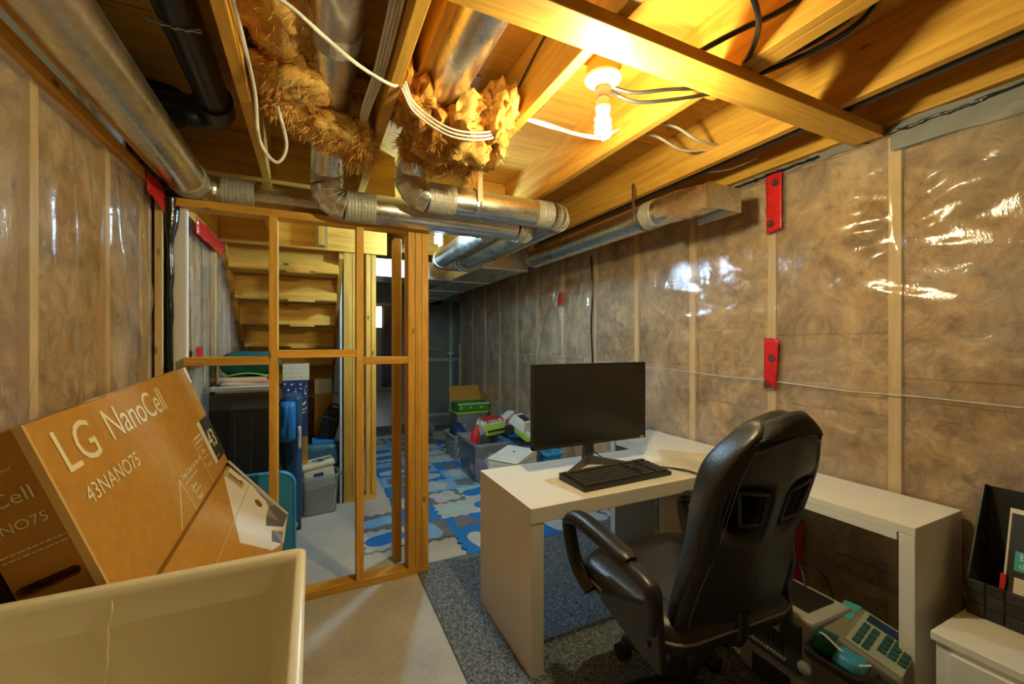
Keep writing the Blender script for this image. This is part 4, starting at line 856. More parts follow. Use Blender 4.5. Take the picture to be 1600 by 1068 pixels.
# red bottle and white panel standing in the clear bin
tag(obj('red_bottle', MB().lathe([(.04, 0), (.045, .03), (.045, .16), (.02, .20), (.018, .23)], 16, Matrix.Translation((1.44, 3.92, .27)) @ Matrix.Rotation(.2, 4, 'Y')), 'toy_red', smooth=50), 'glossy red toy bottle standing in the clear toy bin', 'toy')
tag(obj('game_board', B(-.06, .06, -.01, .01, 0, .26), 'toy_white', bevel=.008), 'white rounded toy board leaning in the clear toy bin', 'toy').matrix_world = Matrix.Translation((1.49, 4.05, .28)) @ Matrix.Rotation(.55, 4, 'Y') @ Matrix.Rotation(-.2, 4, 'X')
gg = thing('toy_track', 'lime green toy ramp with a red cage on top of the toy bins', 'toy', (1.63, 3.95, .40), .35)
obj('body', MB().hexa([Vector((x, y, 0)) for x, y in ((-.12, -.10), (.13, -.10), (.13, .06), (-.12, .06))], [Vector((x, y, .10)) for x, y in ((-.13, -.07), (.14, -.07), (.14, .06), (-.13, .06))]), 'lime', gg, bevel=.006)
obj('stripe', B(-.11, .13, -.104, -.094, .035, .05), 'toy_dark', gg); obj('tray', B(-.10, .12, -.06, .05, .10, .115), 'toy_white', gg)
for y in (-.065, .05): obj('cage_rail', MB().tube([(-.09, y, .12), (-.08, y, .155), (.10, y, .155), (.13, y, .12)], .009, 6), 'toy_red', gg)
for x in (-.07, -.02, .03, .08): obj('cage_bar', MB().tube([(x, -.065, .155), (x, .05, .155)], .006, 6), 'toy_red', gg)
obj('end_cap', MB().lathe([(.05, -.01), (.055, 0), (.05, .02)], 16, frame((-.13, -.02, .05), (0, 1, 0), (0, 0, 1))), 'silver', gg, smooth=40)
gt = thing('toy_truck', 'white and lime green toy truck tipped nose down in the blue bin', 'toy', (1.93, 3.72, .40), 0)
TQ = Matrix.Rotation(math.radians(-62), 4, 'Z') @ Matrix.Rotation(math.radians(28), 4, 'Y')
obj('chassis', MB().box(-.20, .22, -.08, .08, -.02, .03, TQ), 'lime', gt, bevel=.006)
cab = obj('cab', MB().hexa([TQ @ Vector(p) for p in ((-.20, -.085, .03), (.02, -.085, .03), (.02, .085, .03), (-.20, .085, .03))], [TQ @ Vector(p) for p in ((-.18, -.07, .13), (-.03, -.07, .13), (-.03, .07, .13), (-.18, .07, .13))]), 'toy_white', gt, bevel=.006)
obj('roof_window', MB().box(-.15, -.05, -.05, .05, .128, .136, TQ), 'toy_dark', cab)
obj('hood', MB().box(.02, .20, -.07, .07, .03, .075, TQ), 'toy_white', gt, bevel=.008)
for y in (-.05, 0, .05): obj('hood_stripe', MB().box(.03, .205, y-.012, y+.012, .073, .079, TQ), 'lime', gt)
obj('bumper', MB().box(.20, .235, -.06, .06, .0, .06, TQ), 'toy_brown', gt, bevel=.006); obj('beacon', MB().lathe([(.016, 0), (.016, .02), (.008, .03)], 10, TQ @ Matrix.Translation((.05, -.03, .075))), 'toy_red', gt)
for x in (-.14, .14):
    for y in (-.095, .095): obj('wheel', MB().tube([TQ @ Vector((x, y-.02, -.02)), TQ @ Vector((x, y+.02, -.02))], .05, 16), 'rubber_black', gt, smooth=40)
wt = thing('toy_wagon', 'white toy wagon with red wheels behind the tipped truck', 'toy', (1.93, 4.15, .45), .5)
obj('panel', MB().box(-.12, .10, -.05, .05, 0, .10, Matrix.Rotation(-.3, 4, 'Y')), 'toy_white', wt, bevel=.02); obj('axle', MB().tube([(-.1, -.08, 0), (.12, -.08, .0)], .012, 6), 'toy_dark', wt)
for x in (-.08, .12): obj('wheel', MB().tube([(x, -.09, .02), (x, -.06, .02)], .035, 12), 'toy_red', wt)
b1 = tub('storage_bin', 'open bright blue plastic bin next to the clear toy bin', 'bin', (1.86, 3.72, .0), .30, .66, .37, 'bin_blue', taper=.9, rimmat='bin_blue')
tag(obj('toy_lining', MB().loft([ring(rrect(1.74, 1.98, 3.44, 4.0, .05), .03), ring(rrect(1.73, 1.99, 3.42, 4.02, .05), .25), ring(rrect(1.78, 1.94, 3.5, 3.95, .05), .33)]), 'toy_dark', smooth=50), 'dark heap of small toys filling the blue bin', 'toys', kind='stuff')
wbx = thing('storage_box', 'white plastic box with a dark grey end behind the pulled out desk panel', 'box', (1.53, 3.14, .012), .55)
obj('body', B(-.20, .12, -.14, .14, 0, .36), 'toy_white', wbx, bevel=.012); obj('lid', MB().hexa([Vector((x, y, .36)) for x, y in ((-.205, -.145), (.12, -.145), (.12, .145), (-.205, .145))], [Vector((x, y, z)) for x, y, z in ((-.20, -.14, .372), (.10, -.14, .42), (.10, .14, .42), (-.20, .14, .372))]), 'toy_white', wbx, bevel=.008)
obj('end_cap', MB().hexa([Vector((x, y, 0)) for x, y in ((.12, -.14), (.26, -.13), (.26, .13), (.12, .14))], [Vector((.10, -.14, .415)), Vector((.26, -.13, .36)), Vector((.26, .13, .36)), Vector((.10, .14, .415))]), 'bin_slate', wbx, bevel=.01)
obj('button', MB().lathe([(.010, 0), (.010, .004)], 12, Matrix.Translation((-.02, .0, .402))), 'toy_dark', wbx)
bkt = tub('toy_bucket', 'small light blue bucket behind the monitor stand', 'bucket', (1.86, 3.12, .012), .15, .15, .37, 'sky_blue', taper=.8, rimmat='sky_blue', rim=.014)

# ================================================================ UNDER THE STAIRS
dc_ = thing('storage_chest', 'tall black fabric storage chest under the stairs', 'chest', (-.25, 3.0, 0))
obj('body', B(-.27, .05, -.16, .18, 0, .98), 'bag_black', dc_, bevel=.01); obj('lid', B(-.278, .06, -.17, .19, .93, 1.03), 'dark_plastic', dc_, bevel=.012)
for x in (-.15, -.07): obj('stitch', B(x, x+.004, -.1615, -.16, .02, .92), 'dark_plastic', dc_)
tray = tub('white_tray', 'shallow white tray on the black storage chest', 'tray', (-.36, 2.98, 1.031), .30, .28, .035, 'paint_white', taper=.95)
hh = 1.052
for k, (m_, cl_) in enumerate((('print_white', 'white'), ('toy_violet', 'mauve'), ('print_cream', 'cream'), ('toy_red', 'red'), ('paint_white', 'thick white'))):
    th = (.014, .012, .012, .010, .016)[k]; rgk = math.radians((3, -4, 6, -2, 4)[k]); ox = (-.01, .012, 0, .01, -.012)[k]
    bk2 = thing('magazine', cl_+' covered magazine in the pile on the white tray', 'magazine', (-.36+ox, 2.98, hh), rgk, 'magazines on the white tray')
    obj('pages', B(-.118, .12, -.098, .10, .001, th-.001), 'print_white', bk2); obj('cover', MB().box(-.12, .12, -.10, .10, 0, .001).box(-.12, .12, -.10, .10, th-.001, th).box(-.12, -.119, -.10, .10, 0, th), m_, bk2)
    hh += th
yf = tag(obj('yellow_folder', MB().grid(lambda u, v: (-.46+.22*u, 2.90+.18*v, hh+.004+.02*math.sin(u*PI)), 12, 6), 'lime', solid=.006, smooth=60), 'yellow green plastic folder bulging on top of the magazines', 'folder')
def pillow(name, label, cat, loc, sx, sy, sz, mat, rx=0, rz=0, seed=0):
    def fn(u, v, sg):
        a, b = 2*u-1, 2*v-1; e = max(0, (1-a**4)*(1-b**4))**.5
        return Vector((a*sx*(1-.06*b*b), b*sy*(1-.06*a*a), sg*sz*e*(1+.15*noise.noise(Vector((a*2+seed, b*2, sg))))))
    mb = MB().grid(lambda u, v: fn(u, v, 1), 16, 16).grid(lambda u, v: fn(u, v, -1), 16, 16)
    o = obj(name, mb, mat, smooth=70); o.location = loc; o.rotation_euler = (rx, 0, rz); return tag(o, label, cat)
pillow('cushion', 'dark teal cushion lying on the folder and magazines', 'cushion', (-.34, 3.04, hh+.078), .165, .14, .07, 'teal_cloth', .05, .1)
sc = thing('suitcase', 'dark blue hard suitcase standing under the stairs beside the black chest', 'suitcase', (-.12, 3.41, 0))
obj('shell', B(-.07, .055, -.11, .14, .05, .95), 'suit_blue', sc, bevel=.03); obj('handle', MB().tube(smooth_path([(.04, -.118, .60), (.04, -.14, .60), (.04, -.14, .72), (.04, -.118, .72)]), .012, 8), 'box_cream', sc)
for x in (-.05, .04): obj('wheel', MB().tube([(x-.01, -.08, .03), (x+.01, -.08, .03)], .03, 12), 'rubber_black', sc)
pillow('rolled_jacket', 'bright blue jacket bundled against the dark blue suitcase', 'jacket', (-.15, 3.245, .78), .05, .14, .05, 'bin_blue', 1.5, 0, 4)
pk = tag(obj('gift_box', B(-.20, -.02, 3.58, 3.74, 1.033, 1.154), 'box_cream', bevel=.003), 'cream box with dots on top of the tall navy box under the stairs', 'box')
dots = MB()
for i in range(5):
    for j in range(3): dots.lathe([(.004, 0), (.004, .001)], 8, frame((-.185+i*.036+(.017 if j % 2 else 0), 3.5795, 1.055+j*.035), (1, 0, 0), (0, 0, 1)))
obj('dots', dots, 'toy_brown', pk, kind='stuff')
sb_ = tag(obj('starry_box', B(-.20, -.03, 3.58, 3.75, .60, 1.033), 'navy', bevel=.003), 'navy gift box with pale star dots behind the blue suitcase', 'box')
dots = MB(); rg = random.Random(5)
for i in range(46): dots.lathe([(rg.uniform(.003, .008),)*1+(0,), (.003, .001)], 8, frame((rg.uniform(-.19, -.04), 3.5795, rg.uniform(.78, 1.02)), (1, 0, 0), (0, 0, 1)))
obj('star_dots', dots, 'print_white', sb_, kind='stuff')
sb2 = tag(obj('cardboard_box', B(-.20, -.03, 3.58, 3.75, 0, .60), 'cardboard', bevel=.003), 'plain carton under the navy gift box', 'box')
sb3 = tag(obj('cardboard_box', B(.02, .165, 4.02, 4.18, .0, .87), 'cardboard', bevel=.003), 'tall narrow carton behind the black bag under the stairs', 'box')
sb4 = tag(obj('cream_box', B(.02, .16, 4.02, 4.16, .871, 1.0), 'box_cream', bevel=.003), 'small cream box on the tall narrow carton', 'box')
bgk = thing('camera_bag', 'black hard case tilted on the blue book under the stairs', 'bag', (.11, 3.88, .515), -.25)
QB = Matrix.Rotation(math.radians(14), 4, 'Y')
obj('body', MB().box(-.06, .06, -.06, .07, 0, .25, QB), 'bag_black', bgk, bevel=.018); obj('lid_band', MB().box(-.062, .062, -.064, .072, .17, .185, QB), 'dark_plastic', bgk, bevel=.004)
obj('handle', MB().tube(smooth_path([QB @ Vector(p) for p in ((-.04, 0, .25), (-.03, 0, .285), (.03, 0, .285), (.04, 0, .25))]), .008, 8), 'rubber_black', bgk)
tag(obj('blue_book', B(.0, .17, 3.76, 3.95, .48, .515), 'bin_blue', bevel=.003), 'thick blue book under the black hard case', 'book')
tag(obj('cardboard_box', B(.0, .17, 3.80, 3.96, .0, .48), 'toy_brown', bevel=.003), 'brown carton holding up the blue book', 'box')
pillow('cushion', 'slate blue cushion behind the clear tub under the stairs', 'cushion', (.05, 3.765, .40), .16, .10, .05, 'pillow_blue', 1.35, .05, 9)
ct = tub('clear_tub', 'clear plastic tub holding a cream box under the stairs', 'bin', (.045, 3.62, 0.0), .29, .20, .30, 'clear_bin', .12, .84)
wbn = thing('lidded_box', 'cream lidded plastic box tilted inside the clear tub', 'box', (.055, 3.62, .195), .12)
QW = Matrix.Rotation(-.12, 4, 'Y')
obj('body', MB().box(-.11, .11, -.075, .075, .0, .16, QW), 'box_cream', wbn, bevel=.014); obj('lid', MB().box(-.122, .122, -.085, .085, .16, .205, QW), 'box_cream', wbn, bevel=.016)
obj('sticker', MB().box(-.04, .03, -.0765, -.075, .09, .125, QW), 'navy', wbn)
tag(obj('plastic_bags', MB().loft([ring(rrect(-.07, .16, 3.55, 3.69, .04), .012), ring(rrect(-.08, .17, 3.545, 3.695, .05), .10), ring(rrect(-.06, .16, 3.56, 3.68, .05), .20)]), 'gasket', smooth=50), 'grey crumpled bags under the cream box in the clear tub', 'bag')
cable('black_cord', [(.0, 3.58, .402), (.05, 3.61, .406), (.08, 3.57, .408), (.04, 3.56, .404), (.10, 3.60, .412), (.14, 3.62, .414)], .004, 'black_cable', 'black cord coiled on the cream lidded box')
lid = tag(obj('blue_bin_lid', MB().prism(rrect(-.21, .21, -.30, .30, .07, 6), 0, .016, frame((-.30, 2.66, .31), (1, 0, 0), (0, -.10, 1))), 'sky_blue', bevel=.004), 'bright blue rounded bin lid standing behind the partition', 'lid')
obj('lid_rim', MB().tube([frame((-.30, 2.66, .31), (1, 0, 0), (0, -.10, 1)) @ Vector((x, y, .008)) for x, y in rrect(-.21, .21, -.30, .30, .07, 6)]+[frame((-.30, 2.66, .31), (1, 0, 0), (0, -.10, 1)) @ Vector((.21, .23, .008))], .012, 6), 'sky_blue', lid, smooth=60)

# ================================================================ UNDER THE WALL DESK
sr = thing('stereo', 'silver compact stereo with a black control panel under the desk', 'stereo', (1.575, 1.155, .012), math.radians(-2))
obj('cabinet', B(.012, .25, -.285, .0, .0, .325), 'silver', sr, bevel=.012)
fp = obj('front_panel', B(0, .014, -.25, -.04, .12, .295), 'dark_plastic', sr, bevel=.006)
obj('display', B(-.003, .001, -.17, -.105, .242, .275), 'lcd', fp); obj('display_frame', B(-.001, .001, -.177, -.098, .235, .282), 'silver', fp)
for j in range(6): obj('slider', B(-.006, .001, -.19+j*.017, -.183+j*.017, .175, .215), 'black_plastic', fp)
for j in range(12): obj('button', B(-.005, .001, -.20+j*.0125, -.192+j*.0125, .14, .152), 'silver', fp)
for j in range(4): obj('button', B(-.005, .001, -.092, -.068, .17+j*.026, .184+j*.026), 'black_plastic', fp); obj('button', B(-.005, .001, -.062, -.05, .17+j*.026, .184+j*.026), 'black_plastic', fp)
obj('power_button', MB().lathe([(.012, 0), (.012, .008)], 16, frame((.012, -.02, .235), (0, -1, 0), (0, 0, 1))), 'silver', sr, smooth=40)
obj('volume_knob', MB().lathe([(.026, 0), (.024, .014), (.018, .018)], 20, frame((.012, -.265, .16), (0, -1, 0), (0, 0, 1))), 'silver', sr, smooth=40)
obj('tape_door', B(.004, .014, -.21, -.06, .01, .085), 'dark_plastic', sr, bevel=.004); obj('disc_lid', B(.06, .22, -.24, -.04, .325, .332), 'black_plastic', sr, bevel=.01)
place(obj('brand_mark', text_mesh('SONY', .016, .0004), 'print_white', sr), frame((.011, -.11, .302), (0, -1, 0), (0, 0, 1)))
spk = thing('loudspeaker', 'black loudspeaker with a curved grey foot beside the stereo', 'speaker', (1.60, 1.315, .012), math.radians(-2))
obj('cabinet', B(0, .22, -.09, .075, .0, .27), 'black_plastic', spk, bevel=.006); obj('curved_trim', MB().tube(smooth_path([(-.006, -.08, .13), (-.02, -.05, .09), (-.022, .0, .05), (-.01, .06, .02)]), .012, 8), 'silver', spk, smooth=60)
obj('cone', MB().lathe([(.06, 0), (.055, .006), (.02, .002)], 24, frame((-.001, -.01, .17), (0, -1, 0), (0, 0, 1))), 'rubber_black', spk, smooth=40)
ps = thing('power_strip', 'long white power strip on the floor against the plastic wall', 'power strip', (2.03, 1.10, .012))
obj('body', B(-.03, .03, -.24, .16, 0, .045), 'white_laminate', ps, bevel=.008)
for k in range(5): obj('outlet', B(-.012, .012, -.20+k*.07, -.17+k*.07, .044, .046), 'toy_dark', ps)
tag(obj('wall_outlet', B(XR-.032, XR-.014, 1.225, 1.285, .24, .37), 'paint_white', bevel=.004), 'white outlet cover on the plastic sheeting beside the red tape', 'outlet')
cable('power_cable', [(1.62, 1.03, .30), (1.70, 1.06, .36), (1.80, 1.08, .42), (1.84, 1.06, .38), (1.78, 1.0, .32), (1.70, .93, .30)], .005, 'black_cable', 'black power cable arching above the stereo')
cable('power_cable', [(1.84, 1.06, .385), (1.92, 1.02, .36), (1.98, 1.0, .20), (2.03, 1.02, .06)], .004, 'black_cable', 'black power cable running down to the white power strip')
bs = tub('wire_basket', 'dark grey plastic basket holding the desk telephone', 'basket', (1.70, .785, .012), .36, .16, .27, 'phone_grey', 0, .9, rimmat='dark_plastic')
ph = thing('desk_telephone', 'grey desk telephone with teal keys tilted in the basket', 'telephone', (1.72, .745, .29), 0)
QP = Matrix.Rotation(math.radians(10), 4, 'Z') @ Matrix.Rotation(math.radians(16), 4, 'X') @ Matrix.Rotation(math.radians(-8), 4, 'Y')
obj('base', MB().box(-.115, .105, -.085, .085, 0, .035, QP), 'phone_grey', ph, bevel=.008); obj('face', MB().box(-.095, .095, -.08, .07, .034, .040, QP), 'lcd', ph, bevel=.003)
obj('display', MB().box(.045, .08, -.045, .055, .039, .045, QP), 'navy', ph)
for i in range(4):
    for j in range(3): obj('key', MB().box(-.055+i*.024, -.037+i*.024, -.075+j*.026, -.055+j*.026, .039, .047, QP), 'key_teal', ph, bevel=.002)
for i in range(4): obj('key', MB().box(-.085+i*.03, -.062+i*.03, .012, .030, .039, .046, QP), 'key_teal', ph, bevel=.002); obj('key', MB().box(-.085+i*.03, -.062+i*.03, .038, .056, .039, .046, QP), 'key_teal', ph, bevel=.002)
tr_ = thing('tape_cassette_box', 'flat grey case with two teal labels beside the telephone', 'case', (1.74, .86, .275), 0)
QC = Matrix.Rotation(math.radians(10), 4, 'Z') @ Matrix.Rotation(math.radians(-4), 4, 'Y')
obj('case', MB().box(-.10, .13, -.028, .030, 0, .045, QC), 'phone_grey', tr_, bevel=.004)
for a in (.02, .085): obj('label', MB().box(a, a+.04, -.025, .026, .0445, .0465, QC), 'teal_label', tr_)
pillow('teal_glove', 'teal cloth stuffed in the basket beside the telephone', 'cloth', (1.60, .84, .28), .05, .04, .03, 'teal_cloth', .3, .5, 2)
pillow('blue_cloth', 'bright blue crumpled cloth hanging over the basket front', 'cloth', (1.585, .755, .282), .05, .045, .028, 'sky_blue', .2, .2, 6)
cable('white_cable', [(1.60, .86, .29), (1.58, .84, .325), (1.57, .78, .31), (1.56, .73, .30), (1.58, .70, .31)], .004, 'white_cable', 'white cord curling over the basket rim')
tag(obj('round_disc', MB().lathe([(.022, 0), (.022, .006), (.012, .008)], 20, frame((1.535, .80, .20), (0, -1, 0), (0, 0, 1))), 'silver', smooth=40), 'small silver disc hanging on the basket front', 'disc')

# ================================================================ CABINET WITH MAGAZINE FILE
cbn = thing('low_cabinet', 'low white cabinet beside the end of the wall desk', 'cabinet', (1.9, .14, .0))
obj('body', B(-.19, .18, -.54, .455, .012, .42), 'white_laminate', cbn, bevel=.002); obj('top', B(-.20, .18, -.55, .465, .42, .446), 'white_laminate', cbn, bevel=.003)
for y0, y1 in ((-.035, .42), (-.50, -.045)):
    dr = obj('door', B(-.205, -.19, y0, y1, .03, .405), 'white_laminate', cbn, bevel=.002); obj('push_latch', B(-.208, -.2, y0+.30, y0+.315, .404, .412), 'steel', dr)
mf = thing('magazine_file', 'black woven magazine file on the low white cabinet', 'file box', (1.93, .60, .446))
dY = -.34
side = [(0, 0), (.155, 0), (.155, .39), (.125, .395), (-.004, .115)]
for y in (-.004, dY): obj('side', MB().hexa([Vector((x, y, z)) for x, z in side], [Vector((x, y-.005, z)) for x, z in side]), 'weave', mf, bevel=.001)
obj('back', B(.15, .155, dY, -.004, 0, .39), 'weave', mf); obj('base', B(0, .155, dY, -.004, 0, .004), 'weave', mf); obj('front', B(-.004, .001, dY, -.004, 0, .113), 'weave', mf)
for j in range(3):
    for i in range(8):
        y = -.006-i*.042; z = .004+j*.037
        o_ = obj('woven_strip', B(-.0085, -.003, y-.040, y-.001, z, z+.035), 'weave' if (i+j) % 2 else 'weave_light', mf, bevel=.003)
        if (i+j) % 2 == 0:
            rb = MB()
            for k in range(7): rb.box(-.0095, -.008, y-.038+k*.0055, y-.0355+k*.0055, z+.003, z+.032)
            obj('ribs', rb, 'weave', o_, kind='stuff')
rv = MB()
for i in range(7):
    for j in range(2): rv.lathe([(.002, 0), (.002, .001)], 6, frame((.03+i*.017, -.0095, .05+i*.04+j*.05-.03), (1, 0, 0), (0, 0, 1)))
obj('rivets', rv, 'silver', mf, kind='stuff'); obj('top_binding', MB().tube([(-.004, -.007, .115), (.125, -.007, .395), (.153, -.007, .39)], .004, 6), 'leather', mf)
pkp = thing('divider_pack', 'clear pack of binder dividers with a teal label in the magazine file', 'stationery', (1.965, .47, .452), 0)
QD = Matrix.Rotation(math.radians(16), 4, 'Y')
obj('sleeve', MB().box(0, .012, -.13, .06, 0, .33, QD), 'print_black', pkp); obj('white_back', MB().box(.012, .016, -.13, .068, 0, .345, QD), 'print_white', pkp)
obj('teal_panel', MB().box(-.0012, 0, -.11, .045, .155, .215, QD), 'teal_label', pkp); obj('price_panel', MB().box(-.0012, 0, -.075, .042, .055, .135, QD), 'print_white', pkp)
for k in range(5): obj('barcode_bar', MB().box(-.0018, -.001, -.06, .02, .075+k*.009, .079+k*.009, QD), 'print_black', pkp)
FD = lambda y, z: QD @ frame((-.0016, y, z), (0, -1, 0), (0, 0, 1))
place(obj('lettering', text_mesh('binder', .030, .0003), 'print_white', pkp), FD(.035, .19)); place(obj('lettering', text_mesh('dividers', .026, .0003), 'print_white', pkp), FD(.035, .165))
obj('yellow_spot', MB().lathe([(.012, 0), (.012, .0006)], 14, FD(-.06, .215)), 'lime', pkp)
for k, (m_, nm) in enumerate((('toy_red', 'thin red notebook'), ('print_cream', 'cream notebook'), ('lime', 'lime green notebook'), ('print_white', 'white notebook'))):
    nb = thing('notebook', nm+' standing in the magazine file', 'notebook', (1.950-.0+.0, (.535, .33, .31, .29)[k], .452)); w2 = (.14, .22, .20, .24)[k]
    obj('cover', MB().box(.004, .014, -.008, .004, 0, w2, QD).box(.004, .12, -.008, -.006, 0, w2*.8, QD), m_, nb); obj('pages', MB().box(.012, .11, -.006, .003, .002, w2*.75, QD), 'print_white', nb)

# ================================================================ RED TAPE
def tape(label, pts, mat='red_tape', logo=True, seed=0):
    """pts: four corners on a wall, given as a loop"""
    P = [Vector(p) for p in pts]; n_ = (P[1]-P[0]).cross(P[3]-P[0]).normalized(); n_ = n_ if n_.x*(-1 if P[0].x > 0 else 1) > 0 else -n_
    def fn(u, v):
        p = P[0].lerp(P[1], u).lerp(P[3].lerp(P[2], u), v); e = .006*nz(u*7+seed, v*2, 3, 1.3) if v in (0, 1) else 0
        return p + n_*(.004+.003*nz(u*3, v*6, seed, 1.5)) + (P[3]-P[0]).normalized()*e*1.6
    o = obj('sheathing_tape', MB().grid(fn, 8, 16), mat, smooth=80, solid=.001); tag(o, label, 'tape', 'strips of red sheathing tape')
    if logo:
        up = (P[0]-P[3]).normalized(); rt = (P[1]-P[0]).normalized()
        if rt.cross(up).dot(n_) < 0: rt = -rt
        for f in logo:
            c = P[0].lerp(P[2], .5)*0 + P[0].lerp(P[1], f[0]).lerp(P[3].lerp(P[2], f[0]), f[1]) + n_*.0095
            M = frame(c, rt, up); mb = MB().lathe([(.017, 0), (.017, .0005)], 18, M)
            obj('printed_roundel', mb, 'print_black', o)
            place(obj('lettering', text_mesh('TT', .02, .0003, 'CENTER'), 'red_tape', o), M @ Matrix.Translation((0, -.007, .0008)))
    return o
xx = XR-.018
tape('red tape strip at the top of the plastic sheeting beside the duct boot', [(xx, 1.365, 2.17), (xx, 1.285, 2.175), (xx, 1.285, 1.88), (xx, 1.362, 1.87)], logo=((.6, .2), (.3, .85)))
tape('red tape strip halfway up the plastic sheeting above the chair back', [(xx, 1.375, 1.345), (xx, 1.30, 1.34), (xx, 1.315, 1.10), (xx, 1.375, 1.085)], logo=((.6, .4), (.3, .92)), seed=2)
tape('long red tape strip low on the plastic sheeting under the desk', [(xx, 1.27, .50), (xx, 1.185, .47), (xx, 1.20, .16), (xx, 1.26, .16)], logo=((.6, .1), (.4, .7)), seed=4)
tape('short slanted red tape strip near the floor under the desk', [(xx-.003, 1.29, .22), (xx-.003, 1.17, .16), (xx-.003, 1.175, .10), (xx-.003, 1.28, .15)], logo=False, seed=5)
tape('small red tape patch high on the far hazy sheeting', [(xx, 4.76, 2.19), (xx, 4.62, 2.18), (xx, 4.64, 2.02), (xx, 4.76, 2.03)], logo=False, seed=6)
tape('tiny red tape patch midway on the far hazy sheeting', [(xx-.02, 3.32, 1.76), (xx-.02, 3.25, 1.79), (xx-.02, 3.26, 1.67), (xx-.02, 3.33, 1.65)], logo=False, seed=7)
tape('narrow red tape patch at the far end of the hazy sheeting', [(xx, 6.26, 2.18), (xx, 6.20, 2.18), (xx, 6.20, 1.9), (xx, 6.26, 1.9)], logo=False, seed=8)
tape('crumpled red tape at the top corner of the left plastic wall', [(-.618, 2.20, 2.03), (-.600, 2.37, 2.02), (-.600, 2.37, 1.90), (-.618, 2.22, 1.95)], logo=False, seed=9)
tape('red tape band along the top of the stair wall sheeting', [(-.508, 2.48, 1.93), (-.508, 3.20, 1.945), (-.508, 3.20, 1.86), (-.508, 2.48, 1.85)], logo=False, seed=10)
tape('red tape stub low on the stair wall sheeting above the carton', [(-.508, 2.48, 1.30), (-.508, 2.62, 1.30), (-.508, 2.62, 1.20), (-.508, 2.48, 1.20)], logo=False, seed=11)

# ================================================================ CABLES ALONG THE CEILING
NM = 'white house wiring cables'
cable('wiring_cable', [(-.19, .9, 2.30), (-.15, 1.1, 2.18), (-.03, 1.22, 2.175), (.12, 1.36, 2.175), (.24, 1.43, 2.178), (.27, 1.46, 2.22)], .006, 'white_cable', 'white cable sagging across the first insulation tuft', NM)
cable('wiring_cable', [(-.185, .8, 2.32), (-.192, 1.15, 2.24), (-.18, 1.45, 2.20), (-.175, 1.66, 2.17), (-.17, 1.75, 2.05), (-.12, 1.78, 1.99), (-.085, 1.76, 2.05), (-.11, 1.70, 2.16)], .006, 'white_cable', 'white cable hanging in a loop beside the black drain pipe', NM)
for k in range(3):
    cable('wiring_cable', [(.275+.006*k, 1.45, 2.19+.012*k), (.34, 1.52-.004*k, 2.150+.013*k), (.47, 1.50, 2.085+.014*k), (.62, 1.47, 2.10+.012*k), (.727, 1.50, 2.215)], .0042, 'white_cable', 'white cable in the bundle crossing the bright insulation tuft', NM)
for k in range(2):
    cable('wiring_cable', [(.764, 1.50, 2.222), (.86, 1.50, 2.225-.01*k), (1.0, 1.50-.03*k, 2.215-.02*k), (1.12, 1.49-.03*k, 2.222-.025*k), (1.215, 1.46, 2.255)], .006, 'white_cable', 'white cable crossing the joist bay below the spiral bulb', NM)
    cable('wiring_cable', [(1.253, 1.48-.08*k, 2.255), (1.40, 1.44-.10*k, 2.26), (1.58, 1.45-.1*k, 2.235), (1.746, 1.44-.06*k, 2.262)], .006, 'white_cable', 'white cable crossing the next joist bay toward the plastic wall', NM)
cable('wiring_cable', [(1.253, 1.15, 2.36), (1.45, 1.13, 2.33), (1.62, 1.10, 2.29), (1.746, 1.06, 2.295)], .006, 'white_cable', 'single white cable entering the joist above the cross brace end', NM)
cable('wiring_cable', [(1.785, 1.62, 2.26), (1.86, 1.60, 2.235), (1.97, 1.50, 2.23), (2.066, 1.40, 2.27)], .006, 'white_cable', 'white cable sagging between the last two joists', NM)
for k in range(4):
    cable('wiring_cable', [(.225-.009*k, .5, 2.30), (.226-.010*k, 1.0, 2.27), (.222-.010*k, 1.45, 2.24), (.20-.008*k, 1.75, 2.22), (.216, 2.1, 2.21+.01*k)], .005, 'white_cable', 'white cable stapled along the side of the joist beside the first tuft', NM)
cable('wiring_cable', [(.236, 2.12, 2.22), (.20, 2.2, 2.16), (.225, 2.3, 2.20), (.235, 2.5, 2.28)], .005, 'white_cable', 'short white cable looping beside the dark banded joist', NM)
cable('wiring_cable', [(.56, 2.28, 2.20), (.64, 2.10, 2.19), (.70, 2.02, 2.22), (.722, 1.95, 2.26)], .005, 'white_cable', 'white cable end poking out below the bright insulation tuft', NM)
cable('ground_wire', [(.722, 1.16, 2.40), (.72, 1.36, 2.34), (.715, 1.52, 2.27)], .004, 'black_cable', 'dark wire on the joist side left of the spiral bulb')
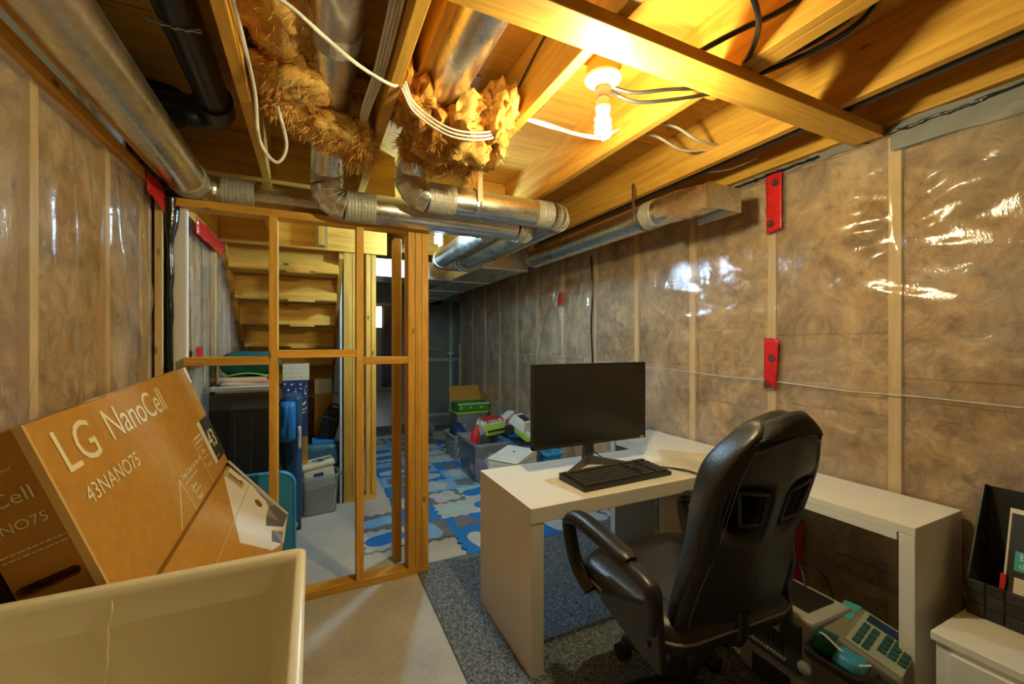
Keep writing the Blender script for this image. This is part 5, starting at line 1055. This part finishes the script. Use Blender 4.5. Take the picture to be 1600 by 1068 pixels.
cable('ground_wire', [(.90, 1.14, 2.19), (.98, 1.10, 2.165), (1.10, 1.05, 2.18), (1.25, 1.0, 2.195)], .006, 'black_cable', 'black cable from the lampholder toward the cross brace')
cable('ground_wire', [(.905, 1.15, 2.185), (1.0, 1.12, 2.15), (1.12, 1.07, 2.16), (1.28, 1.0, 2.19)], .006, 'black_cable', 'lower black cable from the lampholder toward the cross brace')
CX = 'black coaxial cables'
for k, pts in enumerate(([(.98, .74, 2.33), (1.05, .73, 2.25), (1.14, .77, 2.22), (1.21, .85, 2.20), (1.24, .93, 2.20)], [(1.28, .60, 2.33), (1.20, .72, 2.26), (1.12, .82, 2.23), (1.05, .92, 2.20)],
                         [(1.22, .60, 2.36), (1.27, .70, 2.29), (1.28, .78, 2.24), (1.27, .88, 2.21), (1.26, .95, 2.20)], [(1.40, .60, 2.35), (1.42, .67, 2.28), (1.37, .76, 2.23), (1.30, .88, 2.205), (1.27, .96, 2.20)],
                         [(1.45, .60, 2.33), (1.46, .67, 2.27), (1.40, .77, 2.225), (1.33, .88, 2.205), (1.29, .96, 2.198)], [(1.48, .60, 2.34), (1.45, .70, 2.25), (1.38, .82, 2.22), (1.31, .92, 2.203), (1.28, .97, 2.20)])):
    cable('coaxial_cable', pts, .0085, 'black_cable', ['black cable bending down from the white connector', 'thin straight black cable crossing the joist bay', 'black cable hanging beside the knot in the joist', 'black cable in the bundle over the cross brace', 'black cable in the bundle over the cross brace', 'black cable in the bundle over the cross brace'][k], CX)
tag(obj('cable_connector', B(.93, .985, .71, .75, 2.31, 2.34), 'porcelain', bevel=.004), 'white cable connector above the cross brace', 'connector')
cable('far_wire', [(1.86, 7.31, 1.22), (2.0, 7.30, 1.19), (2.2, 7.30, 1.23), (2.5, 7.30, 1.16)], .008, 'white_cable', 'thin pale wire strung across the far grey panels')
tag(obj('standpipe', MB().tube([(2.22, 7.2, .0), (2.22, 7.2, 1.12)], .02, 10).tube([(2.17, 7.2, 1.12), (2.27, 7.2, 1.12)], .028, 8), 'paint_white', smooth=50), 'thin white standpipe in front of the far grey panels', 'pipe')
